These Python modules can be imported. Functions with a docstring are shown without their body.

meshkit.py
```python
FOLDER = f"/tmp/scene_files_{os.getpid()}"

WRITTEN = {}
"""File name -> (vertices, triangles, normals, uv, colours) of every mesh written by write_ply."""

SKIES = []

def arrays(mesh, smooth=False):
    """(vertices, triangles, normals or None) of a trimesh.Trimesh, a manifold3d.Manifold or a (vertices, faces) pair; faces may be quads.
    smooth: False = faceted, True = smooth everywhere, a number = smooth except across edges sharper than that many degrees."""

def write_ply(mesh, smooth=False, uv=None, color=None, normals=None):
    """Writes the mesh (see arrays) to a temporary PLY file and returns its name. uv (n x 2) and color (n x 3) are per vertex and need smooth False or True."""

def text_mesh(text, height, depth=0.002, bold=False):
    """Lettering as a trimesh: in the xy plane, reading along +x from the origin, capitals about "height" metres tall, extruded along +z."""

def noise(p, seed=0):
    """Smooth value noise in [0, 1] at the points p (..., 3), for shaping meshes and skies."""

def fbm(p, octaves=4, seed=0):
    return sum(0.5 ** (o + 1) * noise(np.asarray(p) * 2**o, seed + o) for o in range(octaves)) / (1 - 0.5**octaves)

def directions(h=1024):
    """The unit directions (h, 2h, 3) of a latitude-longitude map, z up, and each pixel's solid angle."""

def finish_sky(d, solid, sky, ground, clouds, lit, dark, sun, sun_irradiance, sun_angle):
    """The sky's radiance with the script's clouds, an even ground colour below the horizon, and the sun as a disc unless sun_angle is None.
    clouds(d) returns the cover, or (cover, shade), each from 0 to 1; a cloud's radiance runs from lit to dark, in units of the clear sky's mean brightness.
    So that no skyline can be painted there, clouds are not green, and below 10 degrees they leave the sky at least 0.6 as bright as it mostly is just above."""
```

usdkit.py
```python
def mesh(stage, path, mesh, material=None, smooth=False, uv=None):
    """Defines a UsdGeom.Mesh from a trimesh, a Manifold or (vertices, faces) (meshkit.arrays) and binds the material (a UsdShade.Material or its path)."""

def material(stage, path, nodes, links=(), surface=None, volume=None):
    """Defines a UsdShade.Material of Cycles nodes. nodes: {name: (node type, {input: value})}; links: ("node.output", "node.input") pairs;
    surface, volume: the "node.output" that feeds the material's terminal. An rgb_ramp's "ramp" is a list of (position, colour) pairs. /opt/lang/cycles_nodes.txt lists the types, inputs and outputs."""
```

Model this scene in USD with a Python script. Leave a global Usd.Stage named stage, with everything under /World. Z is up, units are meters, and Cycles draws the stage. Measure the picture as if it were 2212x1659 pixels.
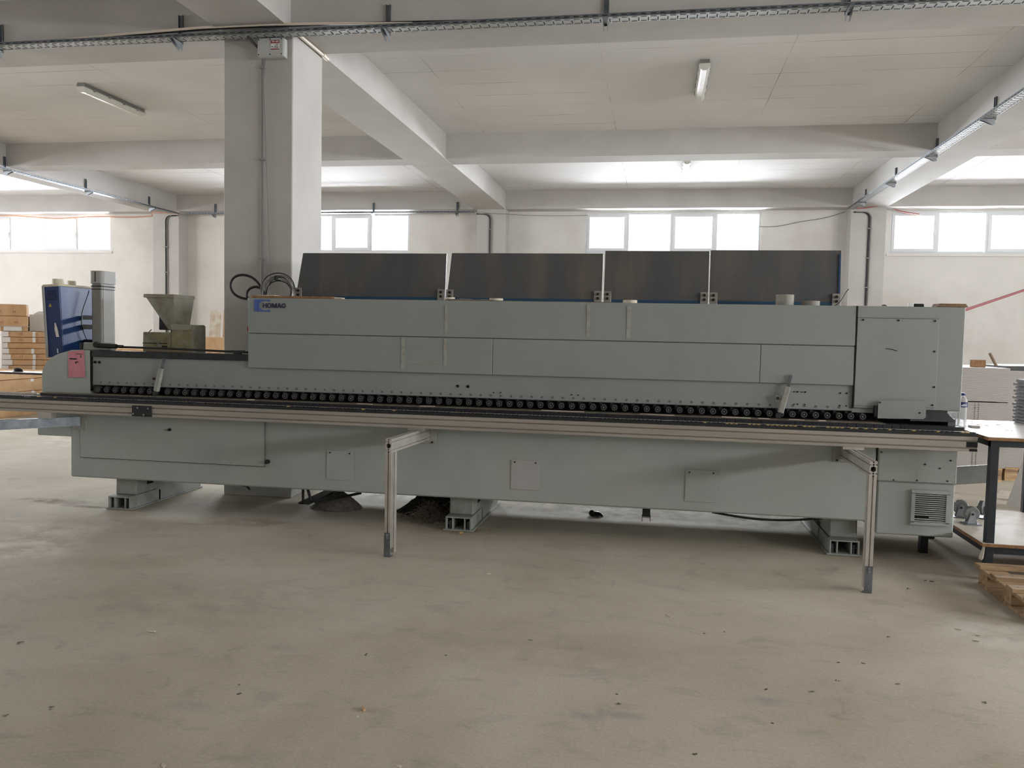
import math, random
import numpy as np
import trimesh
import usdkit, meshkit
from pxr import Usd, UsdGeom, UsdLux, UsdShade, Gf, Sdf, Vt
from shapely.geometry import Polygon, box as sbox, Point
from shapely import affinity

random.seed(7)
rng = np.random.default_rng(7)
stage = Usd.Stage.CreateInMemory()
UsdGeom.SetStageUpAxis(stage, UsdGeom.Tokens.z)
UsdGeom.SetStageMetersPerUnit(stage, 1.0)
UsdGeom.Xform.Define(stage, '/World')
UsdGeom.Scope.Define(stage, '/World/Looks')

# ------------------------------------------------------------------ camera
W, H = 2212, 1659
FPX, YAW, PITCH, ROLL = 1771.48, 0.174301, 0.0604192, 0.0205871
cy, sy, cp, sp = math.cos(YAW), math.sin(YAW), math.cos(PITCH), math.sin(PITCH)
_f = np.array([-sy * cp, cy * cp, -sp]); _r = np.array([cy, sy, 0.0]); _u = np.cross(_r, _f)
c_, s_ = math.cos(ROLL), math.sin(ROLL)
RIGHT, UP = c_ * _r + s_ * _u, -s_ * _r + c_ * _u
CAM = np.array([0.0, 0.0, 1.6])
cam = UsdGeom.Camera.Define(stage, '/World/camera')
cam.CreateProjectionAttr('perspective')
cam.CreateHorizontalApertureAttr(36.0)
cam.CreateVerticalApertureAttr(36.0 * H / W)
cam.CreateFocalLengthAttr(36.0 * FPX / W)
cam.CreateClippingRangeAttr(Gf.Vec2f(0.05, 400))
cam.AddTransformOp().Set(Gf.Matrix4d(*RIGHT, 0, *UP, 0, *(-_f), 0, *CAM, 1))
cam.CreateExposureAttr(0.0)

# ------------------------------------------------------------------ daylight
sky = UsdLux.DomeLight.Define(stage, '/World/sky')
sky.CreateIntensityAttr(0.42)
sky.CreateColorAttr(Gf.Vec3f(0.97, 0.98, 1.0))


def daylight(name, centre, w, h, facing, power, color=(0.975, 0.985, 1.06)):
    """Daylight of one opening of the hall: a rectangle just outside it, facing into the room."""
    l = UsdLux.RectLight.Define(stage, '/World/' + name)
    l.CreateWidthAttr(w); l.CreateHeightAttr(h); l.CreateIntensityAttr(power); l.CreateColorAttr(Gf.Vec3f(*color))
    z = -np.array(facing, float); z /= np.linalg.norm(z); x = np.cross([0, 0, 1.0], z); x /= np.linalg.norm(x); y = np.cross(z, x)
    l.AddTransformOp().Set(Gf.Matrix4d(*x, 0, *y, 0, *z, 0, *centre, 1))
    return l


WINB = [(-17.12, -13.35), (-9.47, -5.70), (-1.66, 2.11), (4.69, 8.46)]      # windows of the back wall
WZ0, WZ1 = 3.44, 4.33
for k, (a, b) in enumerate(WINB):
    daylight('daylight_back_%d' % k, ((a + b) / 2, 19.2, (WZ0 + WZ1) / 2 + .22), b - a + .7, 1.8, (0, -.8, -.6), 100.0)
WINL = [(-6.5, -1.5), (2.6, 8.0), (9.5, 16.5)]                              # windows of the left wall
for k, ((a, b), e) in enumerate(zip(WINL, (0.1, 30.0, 8.5))):
    daylight('daylight_left_%d' % k, (-19.82, (a + b) / 2, 3.3), b - a, 1.6, (1, 0, 0), e)
WINR = [(2.6, 8.0), (9.5, 16.5)]                                            # windows of the right wall
for k, ((a, b), e) in enumerate(zip(WINR, (28.0, 3.0))):
    daylight('daylight_right_%d' % k, (12.36, (a + b) / 2, 3.3), b - a, 1.6, (-1, 0, 0), e)
DOOR = (-4.2, 1.4, 2.45, 3.25)                                              # low window strip of the right wall: y0, y1, z0, z1
daylight('daylight_door', (12.45, (DOOR[0] + DOOR[1]) / 2, (DOOR[2] + DOOR[3]) / 2), DOOR[1] - DOOR[0], DOOR[3] - DOOR[2], (-1, 0, 0), 50.0, (1, .99, 1.0))
WINF = [(-16.5, -13.0), (-9.0, -5.2), (-1.5, 2.3), (5.0, 8.8)]              # windows of the front wall, behind the camera
for k, (a, b) in enumerate(WINF):
    daylight('daylight_front_%d' % k, ((a + b) / 2, -18.35, 3.7), b - a, 1.1, (0, 1, 0), 0.02)


# ------------------------------------------------------------------ materials
def lin(c):
    if isinstance(c, str):
        c = [int(c[i:i + 2], 16) / 255 for i in (0, 2, 4)]
    return tuple(x / 12.92 if x <= 0.04045 else ((x + 0.055) / 1.055) ** 2.4 for x in c)


def mat(name, cols, scale=4.0, detail=4, rough=0.6, metal=0.0, bump=0.0, bscale=None, stretch=(1, 1, 1), spec=0.5, lo=0.35, hi=0.65, rand=0.0, more=None, **pr):
    """A principled surface whose colour runs between cols by noise; rand varies the tone from object to object."""
    if isinstance(cols, str):
        cols = [cols]
    N = {'g': ('geometry', {}), 'p': ('principled_bsdf', {'roughness': rough, 'metallic': metal, 'specular_ior_level': spec, **pr})}
    L = []
    if len(cols) > 1 or bump:
        N['m'] = ('mapping', {'scale': stretch}); L.append(('g.position', 'm.vector'))
    last = None
    if len(cols) > 1:
        N['n'] = ('noise_texture', {'scale': scale, 'detail': detail, 'roughness': 0.6})
        N['r'] = ('rgb_ramp', {'ramp': [(lo + (hi - lo) * i / (len(cols) - 1), lin(c)) for i, c in enumerate(cols)]})
        L += [('m.vector', 'n.vector'), ('n.fac', 'r.fac')]
        last = 'r.color'
    else:
        N['p'][1]['base_color'] = lin(cols[0])
    if rand:
        N['o'] = ('object_info', {})
        N['ro'] = ('rgb_ramp', {'ramp': [(0, (1 - rand,) * 3), (1, (1, 1, 1))]})
        N['x'] = ('mix', {'mix_type': 'multiply', 'fac': 1.0, 'color1': lin(cols[0])})
        L += [('o.random', 'ro.fac'), ('ro.color', 'x.color2')]
        if last: L.append((last, 'x.color1'))
        last = 'x.color'
    if last: L.append((last, 'p.base_color'))
    if bump:
        N['bn'] = ('noise_texture', {'scale': bscale or scale * 8, 'detail': 5, 'roughness': 0.6})
        N['b'] = ('bump', {'strength': bump, 'distance': 0.01})
        L += [('m.vector', 'bn.vector'), ('bn.fac', 'b.height'), ('b.normal', 'p.normal')]
    return usdkit.material(stage, '/World/Looks/' + name, N, L, surface='p.BSDF')


M = {}
M['plaster'] = mat('plaster', ['cfcbc4', 'd9d6cf', 'dedbd4'], scale=.9, detail=6, rough=.85, bump=.12, bscale=30)
M['column'] = mat('column_paint', ['b6b3ae', 'c1beb9'], scale=1.3, detail=6, rough=.85, bump=.12, bscale=35)
M['grey_paint'] = mat('machine_paint', ['8b928f', '909693', '939693'], scale=2.2, detail=7, rough=.5, spec=.35, bump=.02, bscale=300)
M['grey_paint2'] = mat('machine_paint_low', ['9fa6a2', 'a6ada8', 'a9ada8'], scale=1.6, detail=8, rough=.5, spec=.35, bump=.02, bscale=300)
M['dusty_paint'] = mat('dusty_paint', ['8d8b80', 'a3a79f'], scale=5, detail=8, rough=.7)
M['foot_paint'] = mat('foot_paint', ['86867d', '969a94', '9c9e98'], scale=6, detail=8, rough=.6)
M['black'] = mat('black_steel', ['141517', '1e2022'], scale=9, rough=.5)
M['dark_bolt'] = mat('dark_bolt', '2b2b2a', rough=.45, metal=.6)
M['plate_paint'] = mat('plate_paint', ['aaa8a6', 'b4b1ae'], scale=3, rough=.5)
M['gap'] = mat('panel_gap_grey', '4b4d4b', rough=.9)
M['bolt_ring'] = mat('bolt_ring', '6b6d68', rough=.6)
M['seam'] = mat('seam_black', '0b0b0b', rough=.9)
M['recess'] = mat('recess_dark', '0c0e18', rough=.7)
M['tyre'] = mat('roller_rubber', ['26282a', '303234'], scale=40, rough=.55)
M['hub'] = mat('roller_hub', '6c6e6c', rough=.45, metal=.5)
M['arm'] = mat('roller_arm', '34373c', rough=.5, metal=.4)
M['pad'] = mat('track_pad', ['12131b', '1d1e27'], scale=14, rough=.6)
M['dusty_strip'] = mat('dusty_strip', ['5f584b', '7d7465'], scale=12, rough=.8)
M['alu'] = mat('aluminium_profile', ['b9b4ac', 'c9c5be'], scale=2.5, detail=6, rough=.42, metal=.55, stretch=(.35, 3, 3))
M['alu_dusty'] = mat('aluminium_dusty', ['9e978d', 'ada79d'], scale=2.5, detail=6, rough=.55, metal=.3, stretch=(.35, 3, 3))
M['steel'] = mat('galvanised_steel', ['8d9296', 'a6abaf'], scale=14, detail=4, rough=.38, metal=.75)
M['steel_dark'] = mat('dark_galvanised', ['63696e', '7b8186'], scale=14, detail=4, rough=.45, metal=.7)
M['tray'] = mat('tray_zinc', ['a3a6a6', 'b4b7b7'], scale=9, rough=.5, metal=.35)
M['slot'] = mat('slot_dark', '1b1b1b', rough=.9)
M['rail_black'] = mat('rail_black', ['16181a', '23262a'], scale=10, rough=.5)
M['gold'] = mat('wheel_gold', ['b79a52', 'c9b377'], scale=30, rough=.45, metal=.4)
M['wheel_black'] = mat('wheel_black', '17181a', rough=.5)
M['lid'] = mat('lid_sooty', ['43484e', '545352', '6a6158'], scale=1.6, detail=9, rough=.5, spec=.5, stretch=(2.2, 1, .5), lo=.3, hi=.72)
M['lid_blue'] = mat('lid_blue', '17415f', rough=.45)
M['bracket'] = mat('bracket_zinc', ['8b877f', '9d9990'], scale=20, rough=.5, metal=.35)
M['blue_logo'] = mat('logo_blue', '4a62a8', rough=.5)
M['navy'] = mat('logo_navy', '0d1240', rough=.5)
M['pink'] = mat('pink_paper', ['c9808c', 'd48d98'], scale=18, rough=.8)
M['white'] = mat('white_plastic', 'dedfdd', rough=.45)
M['upvc'] = mat('window_upvc', 'dfe1e2', rough=.4)
M['lens'] = mat('lamp_lens', ['d2d1c9', 'dddcd4'], scale=12, rough=.3)
M['grey_plastic'] = mat('grey_plastic', '8c8d8a', rough=.5)
M['box_grey'] = mat('junction_grey', 'b9bbb8', rough=.5)
M['red_label'] = mat('label_red', '8e1626', rough=.6)
M['dark_print'] = mat('dark_print', '201c1e', rough=.7)
M['cable_dark'] = mat('cable_black', '1b1b1c', rough=.5)
M['cable_grey'] = mat('cable_grey', '77756f', rough=.55)
M['cable_orange'] = mat('cable_orange', 'c79a80', rough=.6)
M['cable_red'] = mat('cable_red', 'a8706a', rough=.6)
M['pvc'] = mat('pvc_pipe', ['d9cdbb', 'e0d7c8'], scale=8, rough=.4)
M['carton'] = mat('carton_board', ['c09a70', 'cba67c', 'd0ad84'], scale=5, detail=5, rough=.85, rand=.14)
M['carton_grey'] = mat('carton_grey', ['c2bfb6', 'ccc9c0'], scale=5, rough=.85)
M['wrap'] = mat('plastic_wrap', 'e6e6e4', rough=.22, spec=.8)
M['wood'] = mat('pallet_wood', ['8b7056', 'a58967', 'b89c78'], scale=3, detail=8, rough=.8, stretch=(1.2, 9, 9), rand=.2)
M['wood_light'] = mat('light_wood', ['b89468', 'c7a57b'], scale=3, detail=7, rough=.75, stretch=(7, 7, 1), rand=.12)
M['chip'] = mat('chipboard_edge', ['7f5c3c', '9b7650'], scale=30, rough=.85)
M['table_top'] = mat('table_laminate', ['c9c3b9', 'd6d1c8'], scale=4, detail=7, rough=.35)
M['shelf_top'] = mat('shelf_board', ['b7ae9c', 'c9c1b0', 'cfc8b9'], scale=5, detail=8, rough=.6)
M['table_steel'] = mat('table_steel', ['20262c', '2a3138'], scale=8, rough=.5, metal=.2)
M['panel_white'] = mat('panel_white', ['c4c1bc', 'cdcac5'], scale=3, rough=.5)
M['panel_edge'] = mat('panel_edge', 'a09b94', rough=.6)
M['panel_dark'] = mat('panel_dark', ['3b3a38', '4a4946'], scale=8, rough=.6)
M['panel_grey'] = mat('panel_grey', ['96938d', 'a5a29c'], scale=5, rough=.6)
M['flap_grey'] = mat('flap_grey', ['575853', '666761'], scale=4, rough=.5)
M['console_blue'] = mat('console_blue', ['153a70', '1a4178'], scale=3, rough=.4)
M['console_navy'] = mat('console_navy', ['0c2a5b', '102f63'], scale=3, rough=.4)
M['console_grey'] = mat('console_grey', '9d9d98', rough=.5)
M['post_grey'] = mat('post_grey', ['85857f', '9b9b96'], scale=3, detail=7, rough=.45, metal=.3, stretch=(1, 1, .4))
M['tape_cream'] = mat('tape_cream', ['c9c0a8', 'd7cfba'], scale=20, rough=.7)
M['tape_dusty'] = mat('tape_dusty', ['86837a', '9a978e'], scale=14, rough=.75)
M['hopper'] = mat('hopper_dusty', ['7a7461', '8d8a7c', '979587'], scale=5, detail=8, rough=.65)
M['hopper_dirty'] = mat('hopper_dirty', ['6d6444', '86805f', '8f8c78'], scale=7, detail=8, rough=.7)
M['monitor_black'] = mat('monitor_black', '1c1b1b', rough=.5)
M['dark_red'] = mat('dark_red_edge', '3a0e16', rough=.5)
M['mouse'] = mat('mouse_black', '101012', rough=.35)
M['rubber'] = mat('caster_rubber', ['5f6260', '777a78'], scale=25, rough=.45)
M['bottle'] = usdkit.material(stage, '/World/Looks/bottle_clear', {'p': ('principled_bsdf', {'base_color': (.93, .96, .98), 'roughness': .08, 'ior': 1.2, 'transmission_weight': .85})}, [], surface='p.BSDF')
M['bottle_label'] = mat('bottle_label', '1a2266', rough=.4)
M['dust'] = mat('saw_dust', ['55504a', '6b655d', '7b746a'], scale=25, detail=8, rough=.95, bump=.6, bscale=60)
M['soot'] = mat('dark_dust', ['1f1e1d', '2e2c2a', '3b3835'], scale=22, detail=8, rough=.95, bump=.6, bscale=60)
M['shaving'] = mat('plastic_shaving', ['82766b', 'a2968a'], scale=30, rough=.7)
M['paper'] = mat('paper_scrap', 'd8d2c4', rough=.8)
M['offcut'] = mat('offcut_pale', ['b9a88e', 'd7cfc0'], scale=9, rough=.7)
M['blue_bag'] = mat('blue_bag', '24407c', rough=.5)
M['strap_red'] = mat('strap_red', '8a4a4e', rough=.7)
M['rag'] = mat('rag_dusty', ['6f685d', '948c80'], scale=20, rough=.9)
M['bare_wood'] = mat('bare_wood', ['7c6a55', '8f7d66'], scale=12, rough=.8)

# window glass: mostly clear, a little gloss
M['glass'] = usdkit.material(stage, '/World/Looks/window_glass', {
    't': ('transparent_bsdf', {'color': (.96, .98, .98)}), 'g': ('glossy_bsdf', {'roughness': .03, 'color': (1, 1, 1)}),
    'f': ('fresnel', {'IOR': 1.45}), 'm': ('mix_closure', {})},
    [('f.fac', 'm.fac'), ('t.BSDF', 'm.closure1'), ('g.BSDF', 'm.closure2')], surface='m.closure')

# ceiling: white-washed concrete with the print of formwork boards
M['ceiling'] = usdkit.material(stage, '/World/Looks/ceiling_concrete', {
    'g': ('geometry', {}), 'm': ('mapping', {'location': (.72, .12, 0)}),
    'w': ('noise_texture', {'scale': .7, 'detail': 3}), 'wa': ('mix', {'mix_type': 'linear_light', 'fac': .012}),
    'br': ('brick_texture', {'offset': 0.0, 'offset_frequency': 1, 'squash_frequency': 1, 'scale': 1.0, 'brick_width': 2.05, 'row_height': .52, 'mortar_size': .006, 'mortar_smooth': .3,
                             'color1': (1, 1, 1), 'color2': (.94, .94, .94), 'mortar': (.38, .37, .35)}),
    'n1': ('noise_texture', {'scale': .75, 'detail': 4}), 'rf': ('rgb_ramp', {'ramp': [(.42, (0, 0, 0)), (.62, (1, 1, 1))]}),
    'fade': ('mix', {'mix_type': 'mix', 'color1': (.97, .97, .97)}),
    'n2': ('noise_texture', {'scale': .5, 'detail': 6}), 'r2': ('rgb_ramp', {'ramp': [(.35, lin('d9d7d5')), (.65, lin('e5e3e1'))]}),
    'mul': ('mix', {'mix_type': 'multiply', 'fac': 1.0}),
    'p': ('principled_bsdf', {'roughness': .88, 'specular_ior_level': .3})},
    [('g.position', 'w.vector'), ('g.position', 'wa.color1'), ('w.color', 'wa.color2'), ('wa.color', 'm.vector'), ('m.vector', 'br.vector'), ('g.position', 'n1.vector'), ('n1.fac', 'rf.fac'),
     ('rf.color', 'fade.fac'), ('br.color', 'fade.color2'), ('g.position', 'n2.vector'), ('n2.fac', 'r2.fac'),
     ('r2.color', 'mul.color1'), ('fade.color', 'mul.color2'), ('mul.color', 'p.base_color')], surface='p.BSDF')

# floor: trodden dusty concrete with stains where it is worn, wet or swept, plus painted shade and sheen
FN = {
    'g': ('geometry', {}),
    'n1': ('noise_texture', {'scale': .55, 'detail': 7, 'roughness': .62, 'distortion': .4}),
    'r1': ('rgb_ramp', {'ramp': [(.28, lin('aba28f')), (.5, lin('bfb7a6')), (.7, lin('ccc5b7'))]}),
    'm2': ('mapping', {'scale': (1, 1.6, 1)}),
    'n2': ('noise_texture', {'scale': 3.2, 'detail': 8, 'roughness': .7, 'distortion': .8}),
    'r2': ('rgb_ramp', {'ramp': [(.3, (.74, .75, .78)), (.47, (1, 1, 1)), (.62, (1, 1, 1)), (.78, (1.12, 1.12, 1.1))]}),
    'x1': ('mix', {'mix_type': 'multiply', 'fac': .85}),
    'n3': ('noise_texture', {'scale': 1.1, 'detail': 5, 'roughness': .65}),
    'r3': ('rgb_ramp', {'ramp': [(.26, (.62, .64, .7)), (.36, (1, 1, 1))]}),
    'x2': ('mix', {'mix_type': 'multiply', 'fac': .8}),
    'v': ('noise_texture', {'scale': 60, 'detail': 4, 'roughness': .7}),
    'r4': ('rgb_ramp', {'ramp': [(.3, (.86, .86, .86)), (.7, (1.08, 1.08, 1.08))]}),
    'x3': ('mix', {'mix_type': 'multiply', 'fac': .85}),
    'ns': ('noise_texture', {'scale': 5.5, 'detail': 7, 'roughness': .7}),
    'rs': ('rgb_ramp', {'ramp': [(.38, (0, 0, 0)), (.6, (1, 1, 1))]}),
    'rr': ('map_range', {'from_min': .3, 'from_max': .7, 'to_min': .66, 'to_max': .88}),
    'b': ('bump', {'strength': .12, 'distance': .01}),
    'p': ('principled_bsdf', {'specular_ior_level': .15})}
FL = [('g.position', 'n1.vector'), ('n1.fac', 'r1.fac'), ('g.position', 'm2.vector'), ('m2.vector', 'n2.vector'), ('n2.fac', 'r2.fac'), ('r1.color', 'x1.color1'), ('r2.color', 'x1.color2'),
      ('g.position', 'n3.vector'), ('n3.fac', 'r3.fac'), ('x1.color', 'x2.color1'), ('r3.color', 'x2.color2'),
      ('g.position', 'v.vector'), ('v.fac', 'r4.fac'), ('x2.color', 'x3.color1'), ('r4.color', 'x3.color2'), ('g.position', 'ns.vector'), ('ns.fac', 'rs.fac'),
      ('n2.fac', 'rr.value'), ('rr.result', 'p.roughness'), ('v.fac', 'b.height'), ('b.normal', 'p.normal')]
last = 'x3.color'
# floor spots (stains, wear, painted shade and window sheen): centre, radii, colour, strength
SPOTS = [((-4.45, 5.1), (.55, .5), 'e2dccf', .8), ((-4.6, 5.65), (.6, .25), 'ded8cb', .7), ((-7.3, 10.2), (1.6, .9), 'e4dfd4', .7), ((-5.35, 6.55), (.5, .13), '5f4c3c', .9), ((-4.95, 6.42), (.35, .06), '6c6052', .8),  # the widest pale spot is window sheen painted into the floor colour
         ((-3.25, 6.25), (.55, .2), '8a8373', .6), ((-2.5, 7.75), (.75, .4), 'f2efe8', .9), ((-.3, 3.37), (.14, .05), '8b8d92', .5), ((-.1, 3.42), (.13, .055), '7f8085', .5), ((.53, 3.69), (.12, .07), '8e9094', .4), ((.68, 3.42), (.12, .05), '85868a', .4),  # the near-white spot paints in window light reflected behind the machine
         ((-1.79, 3.79), (.13, .06), '84868c', .4), ((-1.9, 3.1), (.14, .06), '8c8c8c', .4), ((2.0, 4.9), (.5, .35), 'd6d2c8', .6), ((-1.6, 6.4), (.5, .18), '8b7a64', .6), ((.2, 7.5), (2.4, .5), '7d7464', .85), ((-.5, 4.0), (1.2, .3), 'a89f8e', .5), ((-2.6, 4.4), (1.1, .5), '9f9788', .5)]  # the broadest dark spot is painted shade under and behind the machine
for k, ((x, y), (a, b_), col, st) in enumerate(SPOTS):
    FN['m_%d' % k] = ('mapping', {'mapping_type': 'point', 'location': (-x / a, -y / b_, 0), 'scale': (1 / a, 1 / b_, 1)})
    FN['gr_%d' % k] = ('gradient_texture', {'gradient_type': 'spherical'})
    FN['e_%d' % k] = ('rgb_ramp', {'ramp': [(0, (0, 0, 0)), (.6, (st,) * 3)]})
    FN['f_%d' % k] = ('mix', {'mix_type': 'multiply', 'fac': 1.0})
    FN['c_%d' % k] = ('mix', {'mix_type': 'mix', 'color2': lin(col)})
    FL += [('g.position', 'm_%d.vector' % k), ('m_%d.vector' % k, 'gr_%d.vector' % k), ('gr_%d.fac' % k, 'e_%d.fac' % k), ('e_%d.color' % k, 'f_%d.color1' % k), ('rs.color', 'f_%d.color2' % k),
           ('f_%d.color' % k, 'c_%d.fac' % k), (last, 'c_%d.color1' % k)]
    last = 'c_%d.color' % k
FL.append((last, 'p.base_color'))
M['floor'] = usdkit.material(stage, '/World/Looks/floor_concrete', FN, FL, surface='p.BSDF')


# ------------------------------------------------------------------ building helpers
def at(x, y, axis, v):
    """The point of the plane axis = v that the photograph shows at pixel (x, y)."""
    d = RIGHT * ((x - W / 2) / FPX) + UP * (-(y - H / 2) / FPX) + _f
    i = 'XYZ'.index(axis)
    return CAM + d * ((v - CAM[i]) / d[i])


class MB:
    """Collects boxes, tubes and prisms that make up ONE mesh."""
    def __init__(s): s.v, s.f, s.n = [], [], 0

    def add(s, v, f):
        v = np.asarray(v, float); f = np.asarray(f, int)
        s.v.append(v); s.f.append(f + s.n); s.n += len(v)
        return s

    def tm(s, m, T=None):
        m = m.copy()
        if T is not None: m.apply_transform(T)
        return s.add(m.vertices, m.faces)

    def box(s, x0, x1, y0, y1, z0, z1, c=0.0):
        x0, x1 = min(x0, x1), max(x0, x1); y0, y1 = min(y0, y1), max(y0, y1); z0, z1 = min(z0, z1), max(z0, z1)
        if c <= 0:
            m = trimesh.creation.box(bounds=[[x0, y0, z0], [x1, y1, z1]])
            return s.add(m.vertices, m.faces)
        c = min(c, .45 * min(x1 - x0, y1 - y0, z1 - z0))
        P = [(x, y, z) for x, xx in ((x0, 1), (x1, -1)) for y, yy in ((y0, 1), (y1, -1)) for z, zz in ((z0, 1), (z1, -1))
             for x, y, z in ((x + xx * c, y + yy * c, z), (x + xx * c, y, z + zz * c), (x, y + yy * c, z + zz * c))]
        h = trimesh.convex.convex_hull(np.array(P))
        return s.add(h.vertices, h.faces)

    def hull(s, pts):
        h = trimesh.convex.convex_hull(np.array(pts, float)); return s.add(h.vertices, h.faces)

    def cyl(s, p, q, r, n=12, r2=None):
        p, q = np.array(p, float), np.array(q, float)
        d = q - p; d /= np.linalg.norm(d)
        a = np.cross(d, [0, 0, 1.0] if abs(d[2]) < .9 else [1.0, 0, 0]); a /= np.linalg.norm(a); b = np.cross(d, a)
        t = np.arange(n) * 2 * math.pi / n
        ring = np.cos(t)[:, None] * a + np.sin(t)[:, None] * b
        v = np.vstack([p + ring * r, q + ring * (r if r2 is None else r2), [p], [q]])
        f = []
        for i in range(n):
            j = (i + 1) % n
            f += [[i, n + j, j], [i, n + i, n + j], [2 * n, i, j], [2 * n + 1, n + j, n + i]]
        return s.add(v, np.array(f)[:, ::-1] if np.dot(np.cross(a, b), d) < 0 else f)

    def ring(s, p, axis, ro, ri, h, n=16):
        """A flat ring (annulus) of length h along the axis, starting at p."""
        g = Point(0, 0).buffer(ro, n // 4).difference(Point(0, 0).buffer(ri, n // 4))
        m = trimesh.creation.extrude_polygon(g, h, engine='earcut')
        T = trimesh.geometry.align_vectors([0, 0, 1], axis); T[:3, 3] = p
        return s.tm(m, T)

    def tube(s, pts, r, n=6):
        p = np.array(pts, float)
        t = np.gradient(p, axis=0); t /= np.linalg.norm(t, axis=1, keepdims=True) + 1e-12
        a = np.cross(t[0], [0, 0, 1.0] if abs(t[0][2]) < .9 else [1.0, 0, 0]); a /= np.linalg.norm(a)
        rings = []
        ang = np.arange(n) * 2 * math.pi / n
        for i in range(len(p)):
            a = a - t[i] * np.dot(a, t[i]); a /= np.linalg.norm(a) + 1e-12
            b = np.cross(t[i], a)
            rings.append(p[i] + r * (np.cos(ang)[:, None] * a + np.sin(ang)[:, None] * b))
        v = np.vstack(rings + [p[:1], p[-1:]]); f = []; k = len(p)
        for i in range(k - 1):
            for j in range(n):
                q = (j + 1) % n
                f += [[i * n + j, i * n + q, (i + 1) * n + q], [i * n + j, (i + 1) * n + q, (i + 1) * n + j]]
        for j in range(n):
            q = (j + 1) % n
            f += [[k * n, q, j], [k * n + 1, (k - 1) * n + j, (k - 1) * n + q]]
        return s.add(v, f)

    def prism(s, poly, axis, a, b):
        """Extrudes a polygon: axis X takes (y, z), Y takes (x, z), Z takes (x, y) points."""
        g = poly if hasattr(poly, 'geom_type') else Polygon(poly)
        for gg in getattr(g, 'geoms', [g]):
            m = trimesh.creation.extrude_polygon(gg, b - a, engine='earcut')
            v = np.array(m.vertices); v[:, 2] += a
            o = {'Z': v, 'Y': v[:, [0, 2, 1]], 'X': v[:, [2, 0, 1]]}[axis]
            s.add(o, m.faces[:, ::-1] if axis == 'Y' else m.faces)
        return s

    def lathe(s, prof, c, n=20, axis='Z'):
        """Revolves (radius, height) points about a vertical axis through c."""
        m = trimesh.creation.revolve(np.array(prof, float), sections=n)
        v = np.array(m.vertices)
        if axis == 'Y': v = v[:, [0, 2, 1]] * [1, 1, -1]
        if axis == 'X': v = v[:, [2, 1, 0]] * [1, 1, -1]
        return s.add(v + np.array(c, float), m.faces)

    def text(s, t, h, o, face='-Y', depth=.0015, bold=True, width=None):
        """Lettering on a face turned to -Y (reads along +X)."""
        m = meshkit.text_mesh(t, h, depth, bold); v = np.array(m.vertices)
        if width: v[:, 0] *= width / v[:, 0].max()
        v = np.c_[v[:, 0], -v[:, 2], v[:, 1]]
        return s.add(v + np.array(o, float), m.faces)

    def rot(s, about, axis, deg):
        T = trimesh.transformations.rotation_matrix(math.radians(deg), axis, about)
        s.v = [trimesh.transformations.transform_points(v, T) for v in s.v]
        return s

    def arrays(s): return np.vstack(s.v), np.vstack(s.f)


used, BASE = {}, {}


def fresh(path):
    k = used.get(path, 0); used[path] = k + 1
    return path if k == 0 else '%s_%03d' % (path, k)


def tag(o, label=None, cat=None, group=None, kind=None):
    for k, v in (('label', label), ('category', cat), ('group', group), ('kind', kind)):
        if v: o.SetCustomDataByKey(k, v)
    return o


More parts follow.
